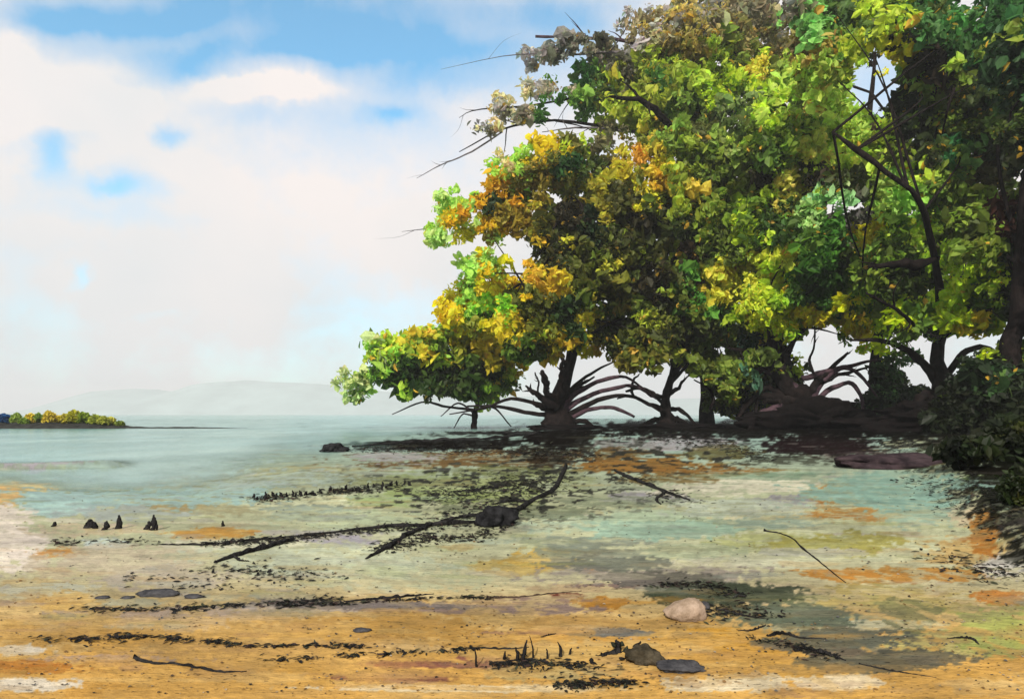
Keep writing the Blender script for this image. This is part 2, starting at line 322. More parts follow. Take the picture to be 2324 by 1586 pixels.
# ------------------------------------------------------------------ the tidal flat
# patches of sand, algae, wet mud, painted tree shade and reflections: centre and half axes on the measuring grid, colour as it looks in daylight, cover
PATCH = [
 (350,1050,260,45,(150,180,168),.7),(60,1050,90,10,(165,152,160),.9),(185,1044,60,8,(150,138,140),.8),(60,1100,90,20,(225,198,130),.9),
 (20,1130,45,28,(228,182,110),.9),(150,1140,120,38,(158,200,188),.95),(300,1172,140,26,(150,160,148),.8),(480,1100,260,28,(172,162,108),.8),
 (400,1150,90,18,(176,146,82),.8),(650,1080,170,24,(165,160,112),.7),(550,1150,130,30,(175,165,120),.7),(5,1240,80,85,(234,220,202),.95),(70,1255,55,50,(236,222,206),.9),
 (130,1268,60,16,(206,140,60),.8),(480,1225,95,16,(208,150,58),.9),(200,1215,150,16,(204,180,128),.8),(240,1245,60,14,(190,212,210),.8),(300,1292,220,46,(206,190,160),.8),
 (720,1150,200,30,(214,218,176),.9),(700,1162,110,12,(136,152,122),.85),(760,1185,150,10,(140,155,125),.6),(850,1190,220,22,(192,206,152),.8),(900,1140,110,22,(158,180,110),.8),
 (1000,1110,160,40,(150,166,100),.8),(1150,1130,90,40,(150,165,95),.8),(1100,1045,280,26,(112,78,30),.9),(900,1040,90,14,(170,168,172),.8),(960,1012,220,9,(38,34,32),.9),(1270,1020,110,34,(48,40,28),.85),(1240,1050,40,30,(36,30,24),.7),  # darkest ones below the main trunk paint its reflection into the mud
 (1180,1090,110,26,(168,176,120),.8),(780,1238,100,18,(166,156,168),.9),(540,1250,190,14,(228,224,194),.8),(700,1295,270,44,(204,212,172),.85),
 (900,1330,220,30,(192,196,150),.7),(400,1335,160,34,(198,180,146),.8),(80,1360,150,18,(200,196,160),.8),(100,1405,170,34,(226,190,122),.85),(150,1385,80,26,(228,182,92),.7),
 (420,1415,320,14,(176,150,130),.7),(450,1440,300,22,(202,170,120),.8),(750,1398,230,12,(180,162,146),.8),(900,1440,260,30,(202,152,70),.8),(650,1452,200,26,(208,162,82),.8),
 (500,1505,320,40,(206,162,88),.8),(40,1502,80,16,(234,222,200),.95),(60,1542,140,20,(188,116,38),.95),(70,1582,150,18,(234,222,200),.95),(250,1522,200,11,(170,140,122),.7),(780,1540,160,20,(200,150,66),.7),
 (1000,1528,140,9,(132,78,68),.85),(1080,1512,70,9,(132,78,68),.85),(900,1560,150,9,(128,74,64),.85),(1050,1584,330,8,(236,222,190),.9),
 (1250,1282,100,24,(218,178,80),.95),(1170,1300,110,20,(200,166,80),.7),(1360,1268,130,18,(132,142,122),.85),(1400,1200,220,26,(190,210,176),.85),(1360,1240,140,14,(140,150,130),.8),
 (1500,1190,160,36,(184,206,168),.8),(1450,1060,150,22,(150,104,38),.95),(1600,1074,170,12,(152,106,44),.9),(1560,1008,140,18,(186,180,186),.9),(1420,1010,90,14,(150,146,142),.8),(1400,1035,90,16,(110,82,36),.9),  # lavender-white one below the trees paints light reflected by water
 (1470,1136,100,13,(164,158,168),.9),(1700,1110,230,22,(222,216,188),.9),(1800,1146,90,17,(148,142,150),.9),(1890,1130,60,34,(176,114,38),.9),(1950,1175,110,22,(180,120,44),.75),
 (1650,1162,170,22,(196,206,182),.85),(2000,1115,160,42,(160,192,168),.9),(2090,1160,120,46,(160,190,164),.85),(1750,1240,170,24,(172,176,112),.8),(1920,1245,160,26,(166,158,72),.85),
 (1600,1300,160,26,(202,196,166),.8),(1760,1288,130,18,(206,206,172),.8),(1850,1265,110,10,(190,188,172),.8),(2050,1320,230,22,(198,138,56),.9),(1900,1316,130,12,(198,136,54),.9),(2200,1260,130,32,(208,168,96),.8),
 (2280,1300,60,34,(226,220,210),.9),(2190,1180,38,24,(222,202,162),.9),(2235,1225,44,54,(182,112,34),.9),(2000,1375,230,36,(182,162,92),.8),(1700,1365,170,30,(204,184,144),.8),(1560,1265,120,18,(178,190,150),.7),
 (1600,1350,120,24,(128,134,114),.9),(1640,1375,70,16,(92,98,80),.8),(1660,1405,60,24,(62,60,44),.8),(1480,1345,180,8,(120,96,92),.8),(1800,1432,150,30,(160,168,140),.85),(1960,1440,170,16,(204,204,170),.8),(2100,1490,180,40,(188,182,112),.8),
 (2060,1425,70,44,(122,122,82),.75),(2270,1368,66,18,(196,124,48),.9),(2260,1450,100,60,(172,182,92),.85),(1950,1500,110,18,(118,114,102),.85),(1810,1545,110,26,(208,158,72),.85),
 (1700,1495,100,26,(218,162,64),.9),(1650,1575,170,26,(232,214,176),.95),(1900,1575,110,18,(242,222,182),.9),(1600,1455,140,20,(218,160,56),.9),(1400,1430,220,18,(192,150,80),.8),
 (1370,1385,70,18,(198,134,42),.9),(1260,1378,110,8,(150,122,110),.85),(1300,1368,40,6,(106,42,30),.9),(1350,1306,30,9,(196,126,40),.9),(1300,1452,220,6,(150,112,96),.8),(1380,1452,110,9,(116,114,106),.95),(1300,1500,220,28,(222,182,104),.85),
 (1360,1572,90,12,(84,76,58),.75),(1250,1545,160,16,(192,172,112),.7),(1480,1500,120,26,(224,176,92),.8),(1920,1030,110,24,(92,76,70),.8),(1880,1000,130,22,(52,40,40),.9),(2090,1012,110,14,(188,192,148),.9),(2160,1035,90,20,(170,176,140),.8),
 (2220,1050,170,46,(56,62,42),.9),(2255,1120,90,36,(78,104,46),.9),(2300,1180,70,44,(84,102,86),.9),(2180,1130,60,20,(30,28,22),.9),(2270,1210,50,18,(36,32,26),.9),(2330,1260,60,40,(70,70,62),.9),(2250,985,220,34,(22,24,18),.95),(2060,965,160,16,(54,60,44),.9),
 (2660,1130,290,150,(30,32,24),.95),(2660,1330,220,60,(72,76,50),.9),(3300,1150,500,200,(36,38,28),.95),(2300,1110,120,110,(28,30,22),.95),(2330,1230,70,60,(40,40,32),.9),(1720,978,560,26,(18,16,14),.97),(1000,1007,260,11,(22,20,18),.96),(1270,1000,90,26,(22,19,17),.96),(1850,1015,150,24,(30,22,22),.95),(1520,1092,120,14,(124,102,52),.85),(1390,1150,140,16,(134,144,114),.85),(1250,1172,100,16,(122,132,102),.8),(1600,1200,150,16,(142,154,120),.8),(1080,1168,120,13,(112,120,90),.8),(900,1100,170,12,(130,134,90),.75),(1120,1075,140,16,(104,112,66),.8),(1750,1195,120,14,(150,170,150),.8),(1450,1225,120,12,(120,134,116),.85),(1500,1320,280,26,(164,150,136),.9),(1500,1330,150,20,(104,100,88),.95),(1640,1365,170,30,(74,82,64),.96),(1770,1422,190,32,(104,114,92),.96),(1900,1474,200,28,(104,106,90),.96),(2010,1522,190,26,(98,96,80),.96),(1400,1290,160,18,(118,122,106),.95),(1050,1398,320,13,(142,120,114),.9),(820,1392,260,12,(128,118,112),.85),(350,1125,330,34,(140,184,172),.9),(2020,1130,200,40,(146,190,172),.9),(1480,1215,180,24,(170,206,178),.9),(620,1090,160,22,(150,172,150),.8),(2150,985,260,26,(18,17,14),.95),(1250,985,300,9,(22,19,17),.9),(2290,1060,110,50,(24,26,18),.95),(2200,1010,130,20,(30,30,22),.8),(2240,1095,60,16,(30,28,22),.85),(1850,1020,120,16,(42,30,32),.85),(1800,1048,110,14,(52,52,40),.7),(1660,975,200,12,(26,22,20),.9),(1850,970,120,20,(18,15,14),.95),(1450,972,250,8,(24,20,18),.9),(1640,1030,80,18,(96,88,40),.8),(1740,1085,140,10,(120,150,120),.7),(1290,1100,60,30,(150,160,110),.6),  # near-black bands under the trees: peat darkened with painted canopy shade
]
def ground_colour(px, py):
    rows = [(930, (140, 172, 168)), (1010, (150, 178, 165)), (1060, (160, 176, 150)), (1150, (178, 182, 142)), (1250, (192, 194, 154)), (1330, (196, 188, 146)), (1400, (202, 172, 112)), (1480, (212, 162, 78)), (1590, (220, 168, 82)), (1900, (205, 170, 110))]
    k = [r[0] for r in rows]; A = np.array([r[1] for r in rows], float)
    c = np.stack([np.interp(py, k, A[:, i]) for i in range(3)], -1)
    persp = np.clip((py - HZ) / 300.0, .12, 2.2)          # marks get longer and finer with distance
    nx = px / (90 * np.sqrt(persp)); ny = py / (26 * np.sqrt(persp))
    e1 = fbm(nx, ny, 5) - .5; e2 = fbm(px / 14, py / 7, 3) - .5
    wet = np.full(px.shape, .25); dry = sstep(.52, .64, fbm(px / (30 * np.sqrt(persp)), py / (6.5 * np.sqrt(persp)) + 40, 4)); c0 = c.copy()
    r2 = np.random.default_rng(21)
    auto = []
    for i in range(1400):                                   # loose strokes of neighbouring tints between the big patches
        x = r2.uniform(-500, 2900); y = r2.uniform(1000, 1600); s = np.clip((y - HZ) / 350, .15, 1.8)
        auto.append((x, y, r2.uniform(30, 120) * (.5 + .5 * s), r2.uniform(3, 11) * s, None, r2.uniform(.3, .8)))
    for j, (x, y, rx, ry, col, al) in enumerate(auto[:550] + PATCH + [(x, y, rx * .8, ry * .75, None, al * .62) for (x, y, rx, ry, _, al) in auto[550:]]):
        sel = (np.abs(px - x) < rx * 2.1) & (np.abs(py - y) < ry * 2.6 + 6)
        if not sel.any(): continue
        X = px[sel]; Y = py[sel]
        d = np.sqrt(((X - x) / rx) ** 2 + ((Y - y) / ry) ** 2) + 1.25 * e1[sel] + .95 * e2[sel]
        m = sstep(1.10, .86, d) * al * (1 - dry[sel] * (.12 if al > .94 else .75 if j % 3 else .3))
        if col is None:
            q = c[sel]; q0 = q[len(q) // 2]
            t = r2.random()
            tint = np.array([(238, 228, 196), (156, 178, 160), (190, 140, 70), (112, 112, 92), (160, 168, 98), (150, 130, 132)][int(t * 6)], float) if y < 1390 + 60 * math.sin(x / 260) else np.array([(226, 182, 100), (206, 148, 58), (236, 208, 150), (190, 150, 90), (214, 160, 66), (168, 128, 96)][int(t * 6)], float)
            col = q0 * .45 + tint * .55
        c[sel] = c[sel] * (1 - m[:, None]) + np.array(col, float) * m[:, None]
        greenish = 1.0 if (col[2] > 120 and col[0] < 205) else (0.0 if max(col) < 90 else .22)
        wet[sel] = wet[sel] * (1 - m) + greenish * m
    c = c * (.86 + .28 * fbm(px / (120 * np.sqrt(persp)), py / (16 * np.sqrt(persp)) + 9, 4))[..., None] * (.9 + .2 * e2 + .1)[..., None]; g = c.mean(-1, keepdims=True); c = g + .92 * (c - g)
    # dry-brush flecks of dark weed film over the middle of the flat
    fl = fbm(px / 22, py / 5.5, 4)
    zone = np.exp(-((px - 1120) / 330) ** 2 - ((py - 1120) / 75) ** 2) + .8 * np.exp(-((px - 1500) / 260) ** 2 - ((py - 1040) / 40) ** 2) + .7 * np.exp(-((px - 2050) / 160) ** 2 - ((py - 1020) / 35) ** 2) + .5 * np.exp(-((px - 1330) / 220) ** 2 - ((py - 1545) / 35) ** 2)
    m = sstep(.60, .68, fl + .16 * np.clip(zone, 0, 1) - .06) * np.clip(zone * 1.4, 0, .9)
    c = c * (1 - m[..., None]) + np.array((36, 36, 30.)) * m[..., None]
    return lin(np.clip(c, 0, 255)) / ALB, wet
ALB = 1.82
def build_ground():
    ys = np.concatenate([np.arange(942.5, 1000, 1.5), np.arange(1000, 1640, 2.3), np.geomspace(1640, 9000, 30)])
    xs = np.concatenate([np.linspace(-5000, -420, 40), np.arange(-400, 2730, 3.4), np.linspace(2745, 4000, 110), np.linspace(4050, 7300, 30)])
    PX, PY = np.meshgrid(xs, ys)
    D = EYE * FP / (PY - HZ); X = (PX - CX) * D / FP; Z = gheight(PX, PY)
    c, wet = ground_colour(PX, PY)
    nr, nc = PX.shape; idx = np.arange(nr * nc).reshape(nr, nc)
    Q = np.stack([idx[1:, :-1], idx[1:, 1:], idx[:-1, 1:], idx[:-1, :-1]], -1).reshape(-1, 4)
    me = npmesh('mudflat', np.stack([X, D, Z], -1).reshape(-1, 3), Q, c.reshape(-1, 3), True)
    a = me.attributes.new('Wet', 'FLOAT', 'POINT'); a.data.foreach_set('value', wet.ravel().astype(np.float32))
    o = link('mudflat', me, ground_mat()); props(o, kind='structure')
build_ground()
def sheet(name, x0, x1, y0, y1, z, m, n=1):
    me = bpy.data.meshes.new(name); me.from_pydata([(x0, y0, z), (x1, y0, z), (x1, y1, z), (x0, y1, z)], [], [(0, 1, 2, 3)]); me.update()
    return props(link(name, me, m), kind='structure')
def build_water():
    ys = np.concatenate([[940.7, 941, 941.5, 942], np.arange(942.5, 1000, 1.5), np.arange(1000, 1250, 2.5)])
    xs = np.concatenate([np.linspace(-420, -60, 12), np.arange(-50, 2380, 6.0), np.linspace(2390, 2740, 12)])
    PX, PY = np.meshgrid(xs, ys); D = EYE * FP / (PY - HZ); zw = -.055
    dep = zw - gheight(PX, PY); dep[PY < 950] = .2
    idx = np.arange(PX.size).reshape(PX.shape)
    Q = np.stack([idx[1:, :-1], idx[1:, 1:], idx[:-1, 1:], idx[:-1, :-1]], -1).reshape(-1, 4)
    me = npmesh('lagoon_water', np.stack([(PX - CX) * D / FP, D, np.full(PX.shape, zw)], -1).reshape(-1, 3), Q)
    a = me.attributes.new('Depth', 'FLOAT', 'POINT'); a.data.foreach_set('value', np.clip(dep, 0, 1).ravel().astype(np.float32))
    props(link('lagoon_water', me, water_mat()), kind='structure')
build_water()

def build_hills():
    rows = [(-300, 938), (60, 938), (180, 930), (240, 886), (300, 880), (360, 882), (410, 890), (470, 868), (560, 861), (640, 866), (720, 870), (800, 876), (900, 890), (1050, 900), (1250, 896), (1450, 905), (1700, 900), (1950, 912), (2300, 920), (2600, 930)]
    D0 = 2000; V = []; n = 160; depth = 9
    xs = np.linspace(rows[0][0], rows[-1][0], n); ysk = np.interp(xs, [r[0] for r in rows], [r[1] for r in rows]) + 3 * (fbm(xs / 30, xs * 0 + 2, 3) - .5)
    for j in range(depth):
        t = j / (depth - 1); hfac = math.sin(t * math.pi)
        for i in range(n):
            D = D0 + (t - .5) * 700
            hgt = max((HZ - ysk[i]) * D0 / FP, 0) * hfac * (1 + .25 * mnoise.noise(Vector((xs[i] / 60, t * 3, 0))) * (1 - hfac))
            V.append(((xs[i] - CX) * D0 / FP, D, hgt - 1))
    idx = np.arange(n * depth).reshape(depth, n)
    Q = np.stack([idx[:-1, :-1], idx[:-1, 1:], idx[1:, 1:], idx[1:, :-1]], -1).reshape(-1, 4)
    props(link('hills', npmesh('hills', V, Q, None, True), plain('haze_paled_hill', (.28, .36, .36))), kind='structure')  # base colour lightened so part of the haze is painted on
build_hills()

# ------------------------------------------------------------------ trees
SEEDS = [  # leaf tints over the grove, some paled to paint backlit glow: where, colour
 (790,880,(168,180,120)),(860,790,(120,160,60)),(900,790,(130,150,45)),(960,770,(175,150,45)),(1000,790,(95,120,35)),(900,840,(60,85,25)),(980,860,(45,60,22)),(1080,870,(60,80,25)),(1130,880,(85,110,30)),(1060,800,(100,105,30)),(1120,780,(150,130,35)),(1180,800,(150,120,40)),
 (1000,695,(225,180,25)),(1030,690,(205,185,40)),(1060,640,(140,180,70)),(1090,600,(160,190,100)),(1100,660,(200,180,30)),(1110,700,(95,140,30)),(1160,640,(220,170,30)),(1190,600,(230,160,60)),(1220,610,(215,160,50)),(1170,740,(190,165,40)),(1230,690,(90,95,25)),(1290,700,(55,70,20)),(1250,750,(85,85,25)),(1270,640,(150,140,40)),
 (985,530,(165,190,110)),(1020,460,(150,185,85)),(1060,450,(130,165,60)),(1040,510,(190,170,40)),(1090,490,(225,150,30)),(1100,440,(215,120,35)),(1130,460,(105,75,25)),(1150,380,(140,175,70)),(1190,420,(90,80,30)),(1250,320,(228,180,30)),(1290,370,(80,80,30)),(1330,370,(60,75,30)),(1230,480,(100,80,25)),(1290,480,(60,60,22)),(1350,460,(110,95,28)),(1250,570,(45,50,22)),
 (1330,300,(150,165,40)),(1370,330,(90,80,60)),(1440,350,(150,100,40)),(1480,410,(215,155,50)),(1420,430,(125,105,30)),(1450,500,(50,40,22)),(1320,520,(48,50,22)),(1390,560,(75,85,25)),(1350,640,(80,85,28)),(1420,650,(70,60,24)),(1480,620,(52,38,22)),(1440,720,(60,70,22)),(1370,740,(70,85,25)),(1320,780,(165,150,40)),(1400,790,(90,75,25)),(1480,790,(75,55,25)),(1230,830,(150,160,50)),(1300,830,(170,120,35)),
 (1200,130,(150,145,145)),(1250,115,(140,135,130)),(1240,200,(165,150,135)),(1180,215,(200,185,150)),(1100,230,(205,185,150)),(1180,270,(130,115,105)),(1100,280,(150,145,145)),(1100,330,(205,175,140)),(1330,170,(70,95,40)),(1330,130,(110,100,95)),(1400,120,(100,95,80)),(1430,60,(165,155,155)),(1480,60,(150,130,105)),(1540,60,(135,105,60)),(1600,30,(130,125,120)),(1640,60,(120,100,65)),(1700,30,(115,100,85)),(1780,60,(100,80,55)),(1760,20,(120,110,105)),(1260,240,(60,90,30)),(1300,220,(70,100,40)),(1400,190,(110,115,35)),(1480,170,(105,115,35)),(1450,250,(95,95,35)),(1520,240,(90,110,40)),(1560,140,(130,100,35)),(1620,130,(125,95,45)),(1680,120,(75,85,30)),(1720,200,(150,130,40)),(1640,200,(140,115,35)),(1580,280,(75,75,35)),(1660,260,(90,80,60)),(1700,290,(190,160,90)),
 (1550,380,(110,90,40)),(1620,350,(85,75,40)),(1600,440,(60,45,25)),(1560,480,(95,75,25)),(1510,560,(110,105,30)),(1600,540,(80,65,25)),(1560,600,(55,40,24)),(1620,600,(110,130,45)),(1590,660,(60,100,35)),(1520,660,(50,45,22)),(1650,640,(150,150,50)),(1690,640,(165,155,50)),(1640,700,(110,115,30)),(1570,730,(75,85,25)),(1690,740,(70,80,25)),(1640,780,(60,40,25)),(1540,800,(70,55,25)),(1720,760,(40,60,35)),
 (1780,230,(110,130,40)),(1760,330,(95,115,35)),(1830,310,(60,80,25)),(1830,370,(175,165,70)),(1740,420,(70,80,25)),(1870,410,(48,40,22)),(1820,440,(190,175,80)),(1720,480,(75,95,25)),(1780,490,(190,160,60)),(1830,490,(150,185,120)),(1900,480,(165,190,130)),(1930,500,(100,95,85)),(1960,520,(190,180,50)),(1760,550,(45,65,20)),(1850,540,(70,100,30)),(1880,600,(50,75,25)),(1810,600,(150,150,45)),(1830,650,(45,70,22)),(1700,560,(140,140,40)),(1780,700,(120,130,35)),(1850,720,(200,185,25)),(1800,730,(205,190,30)),(1920,700,(60,90,25)),(1930,740,(205,180,25)),(1960,650,(80,80,30)),(1990,600,(60,75,25)),
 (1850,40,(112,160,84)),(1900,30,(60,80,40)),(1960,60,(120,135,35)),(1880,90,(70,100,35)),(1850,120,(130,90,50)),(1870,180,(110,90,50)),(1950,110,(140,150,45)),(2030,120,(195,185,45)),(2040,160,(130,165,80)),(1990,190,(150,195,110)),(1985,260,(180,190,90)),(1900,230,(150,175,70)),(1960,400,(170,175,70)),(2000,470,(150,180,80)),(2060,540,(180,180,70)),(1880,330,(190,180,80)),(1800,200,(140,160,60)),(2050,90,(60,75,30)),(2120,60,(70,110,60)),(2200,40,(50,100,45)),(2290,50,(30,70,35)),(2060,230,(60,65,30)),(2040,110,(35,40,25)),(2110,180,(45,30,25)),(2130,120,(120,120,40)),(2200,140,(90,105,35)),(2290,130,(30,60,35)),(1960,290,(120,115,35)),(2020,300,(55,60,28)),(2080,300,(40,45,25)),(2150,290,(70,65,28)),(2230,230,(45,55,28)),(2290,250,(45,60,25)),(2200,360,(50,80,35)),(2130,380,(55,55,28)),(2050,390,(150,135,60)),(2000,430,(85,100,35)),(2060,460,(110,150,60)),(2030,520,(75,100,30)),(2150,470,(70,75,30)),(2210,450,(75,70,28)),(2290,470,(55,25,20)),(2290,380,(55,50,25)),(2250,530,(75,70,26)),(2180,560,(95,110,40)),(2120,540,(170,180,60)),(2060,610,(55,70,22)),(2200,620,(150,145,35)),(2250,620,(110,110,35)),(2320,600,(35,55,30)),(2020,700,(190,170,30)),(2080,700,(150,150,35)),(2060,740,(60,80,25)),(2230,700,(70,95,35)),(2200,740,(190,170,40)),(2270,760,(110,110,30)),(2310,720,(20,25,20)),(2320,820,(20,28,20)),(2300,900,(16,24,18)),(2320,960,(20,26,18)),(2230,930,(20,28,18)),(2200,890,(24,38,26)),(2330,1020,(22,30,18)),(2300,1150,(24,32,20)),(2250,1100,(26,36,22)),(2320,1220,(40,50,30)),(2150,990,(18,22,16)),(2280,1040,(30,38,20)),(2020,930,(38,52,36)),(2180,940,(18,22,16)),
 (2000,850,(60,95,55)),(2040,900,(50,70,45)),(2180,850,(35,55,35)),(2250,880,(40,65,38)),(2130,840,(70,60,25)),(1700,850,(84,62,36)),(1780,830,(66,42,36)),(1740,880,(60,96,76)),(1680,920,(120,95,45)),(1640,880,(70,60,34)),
]
SX = np.array([s[0] for s in SEEDS], float); SY = np.array([s[1] for s in SEEDS], float); _c = np.array([s[2] for s in SEEDS], float)
def lemon(c):
    c = np.array(c, float); d = np.maximum(c[..., 0] - c[..., 1], 0) * np.where(c[..., 0] > 2.2 * c[..., 1] - 5, .15, .5); c[..., 1] += d; return c
_c = lemon(_c)
_w = (np.clip((SX - 1380) / 200, 0, 1) * (SY > 120) * (_c[:, 0] > _c[:, 1] * .92) * (np.abs(_c[:, 0] - _c[:, 2]) > 25))[:, None]
_f = np.stack([_c[:, 0] * .93 + 4, np.maximum(_c[:, 1], _c[:, 0] * 1.03) + 16, _c[:, 2] * .9], 1)
SCOL = lin(_c * (1 - .8 * _w) + _f * .8 * _w) + np.array([.010, .015, .002])
LEAFGAIN = 2.2
def crown_points(blobs, D, thick, nclump, rng, jitter=1.0):
    """clump centres spread through the volume of a few ellipsoid masses"""
    area = np.array([b[2] * b[3] * (b[4] if len(b) > 4 else 1) for b in blobs]); k = rng.choice(len(blobs), nclump, p=area / area.sum())
    B = np.array([b[:4] for b in blobs], float)[k]
    r = rng.random(nclump) ** .42; th = rng.uniform(0, 2 * np.pi, nclump); ph = np.arccos(rng.uniform(-1, 1, nclump))
    dx = r * np.sin(ph) * np.cos(th); dz = r * np.sin(ph) * np.sin(th); dy = r * np.cos(ph)
    px = B[:, 0] + dx * B[:, 2] * 1.06; py = B[:, 1] + dz * B[:, 3] * 1.06
    bd = rng.normal(size=len(blobs))[k] * thick * .35
    dd = D + bd + dy * np.minimum(B[:, 2] * D / FP * 1.1, thick)
    return px, py, dd
def crown(parent, base, blobs, D, thick, nclump, per, size, seed, old=.018, dark=1.0):
    rng = np.random.default_rng(seed)
    px, py, dd = crown_points(blobs, D, thick, nclump, rng)
    keep = np.ones(len(px), bool)
    for (x, y, rx, ry, p) in GAPS:
        inside = ((px - x) / rx) ** 2 + ((py - y) / ry) ** 2 < 1
        keep &= ~(inside & (rng.random(len(px)) < p))
    px, py, dd = px[keep], py[keep], dd[keep]; n = len(px)
    # tint: one of the nearest seeds
    d2 = (SX[None] - (px + rng.normal(0, 14, n))[:, None]) ** 2 + (SY[None] - (py + rng.normal(0, 14, n))[:, None]) ** 2
    order = np.argsort(d2, 1)[:, :4]; pick = rng.choice(4, n, p=[.66, .2, .09, .05])
    c = SCOL[order[np.arange(n), pick]]
    # the front of the mass carries the local tint, a few clumps are fresh or old leaf
    acc = rng.random(n)
    c = np.where((acc < .07)[:, None], c * .45, c); c = np.where((acc > .93)[:, None], np.clip(c * 1.5 + np.array([.03, .03, .0]), 0, .8), c)
    for (x, y, rx, ry, col) in DABS:
        ins = (((px - x) / rx) ** 2 + ((py - y) / ry) ** 2 < 1) & (dd < D + .4 * thick) & (rng.random(n) < .88)
        c[ins] = lin(lemon(col))
    c = c * rng.uniform(.8, 1.22, n)[:, None]
    P = np.stack([(px - CX) * dd / FP, dd, EYE - (py - HZ) * dd / FP], 1)
    rad = size * rng.uniform(.55, 1.25, n)
    m = np.maximum((per * rng.uniform(.6, 1.4, n)).astype(int), 2)
    idx = np.repeat(np.arange(n), m); t = len(idx)
    off = rng.normal(size=(t, 3)); off /= np.linalg.norm(off, axis=1)[:, None]; off *= (rng.random(t) ** .5)[:, None] * rad[idx][:, None]
    C = P[idx] + off * np.array([1.0, 1.0, .85])
    L = rad[idx] * rng.uniform(.6, 1.35, n)[idx] * rng.uniform(.5, 1.05, t) * np.where(rng.random(t) < .1, 1.6, 1.0); Wd = L * rng.uniform(.42, .68, t)
    cc = c[idx] * rng.uniform(.75, 1.28, t)[:, None] * (1 + rng.normal(0, .07, (t, 3)))
    ow = rng.random(t); cc = np.where((ow < old)[:, None], np.array([.45, .27, .03]) * rng.uniform(.5, 1.1, t)[:, None], cc)
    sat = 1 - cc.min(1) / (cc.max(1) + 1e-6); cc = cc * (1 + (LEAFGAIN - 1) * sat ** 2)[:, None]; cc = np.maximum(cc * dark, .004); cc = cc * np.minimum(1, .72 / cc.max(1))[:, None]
    V, Q, CC = leaves(C - np.array(base), L, Wd, cc, up=.5, droop=(0, 0, -.35), rng=rng)
    return link('crown', npmesh('crown', V, Q, CC), LEAF, parent), P
DABS = [(1500,560,40,60,(58,62,24)),(1400,440,36,44,(62,64,24)),(1560,520,30,40,(50,62,24)),(1640,560,34,44,(64,76,26)),(1700,620,40,40,(60,84,26)),(1420,760,60,34,(56,64,22)),(1560,760,60,34,(52,58,22)),(1340,600,40,50,(66,70,24)),(1600,280,40,40,(66,72,30)),(1750,350,30,40,(62,84,26)),(1930,420,40,40,(56,66,26)),(2100,330,46,50,(44,52,26)),(2240,400,50,50,(54,54,26)),(2180,520,40,40,(60,70,26)),(2060,640,56,40,(48,62,22)),(2290,330,50,60,(40,48,24)),(2280,180,40,60,(30,52,28)),(2180,100,40,40,(44,74,34)),(1180,500,34,40,(110,80,28)),(1230,420,40,40,(105,85,30)),(1580,120,34,30,(120,95,45)),(1850,420,30,42,(38,30,20)),(1735,405,34,30,(42,40,24)),(1565,600,26,46,(48,28,22)),(1480,640,36,50,(48,40,26)),(2050,110,26,50,(34,36,22)),(2122,165,28,58,(40,26,24)),(1328,165,24,40,(40,80,30)),(1258,580,24,46,(45,48,22)),(1342,512,22,42,(30,46,24)),(1285,375,24,30,(40,70,34)),(1110,470,24,34,(38,52,26)),(1360,330,26,36,(95,85,80)),(1300,490,30,24,(42,36,24)),(1450,510,36,30,(44,40,24)),(1930,498,46,24,(96,90,86)),(1290,725,34,44,(40,60,26)),(1600,670,30,44,(58,105,34)),(1850,640,48,62,(42,72,20)),(1790,500,60,50,(44,66,22)),(1880,560,40,60,(50,86,24)),(2010,250,28,20,(28,40,32)),(2060,270,34,56,(32,40,24)),(1990,270,14,50,(50,36,26)),(1500,180,24,30,(56,90,32)),(2230,215,34,32,(26,48,32)),(2160,350,36,36,(36,80,40)),(2290,480,40,50,(50,24,20)),(1250,250,38,36,(52,88,28)),(1210,680,56,34,(64,70,20)),(1190,790,60,22,(60,80,24)),(950,850,70,34,(38,58,20)),(1060,860,70,34,(44,62,20)),(1700,780,30,26,(30,52,40)),(1850,235,20,36,(150,120,60)),(1440,355,30,24,(165,80,35)),(1110,430,26,18,(225,125,35)),(1240,315,36,24,(235,185,30)),(1000,692,38,36,(228,180,25)),(1180,615,40,26,(232,160,50)),(1500,410,40,30,(225,165,55)),(1830,730,50,26,(210,190,25)),(1940,735,40,30,(212,188,25)),(2210,735,30,30,(205,175,40)),(1800,440,40,60,(200,190,90)),(1640,640,60,46,(190,185,60)),(1740,610,56,44,(185,190,60)),(1700,690,50,36,(170,180,50)),(1320,720,34,26,(180,165,45)),(1260,640,40,30,(215,170,50)),(1400,600,30,26,(160,160,50)),(1560,440,30,26,(190,160,60)),(1480,730,36,24,(140,150,45)),(1750,740,50,30,(175,185,40)),(1230,830,40,20,(190,165,45)),(1350,300,30,20,(180,185,60)),(1850,330,40,40,(180,185,80)),(1720,160,34,26,(170,150,50)),(1130,760,36,26,(200,170,40)),(1960,530,40,34,(215,195,40)),(2040,120,44,30,(215,200,45)),(1890,465,50,30,(160,205,140)),(1830,490,30,30,(165,200,120)),(1430,250,60,40,(130,140,40)),(1050,640,44,44,(150,190,80))]
GAPS = [(1170,566,44,34,.9),(1180,600,22,22,.8),(1985,190,76,84,.97),(1910,470,60,30,.8),(1850,775,64,44,.85),(1795,225,22,40,.8),(1900,465,50,22,.6),(1850,770,55,40,.75),(1790,800,50,30,.6),(2210,735,30,22,.6),(1920,850,80,60,.9),(1330,290,40,24,.6),(2055,420,26,34,.6)]
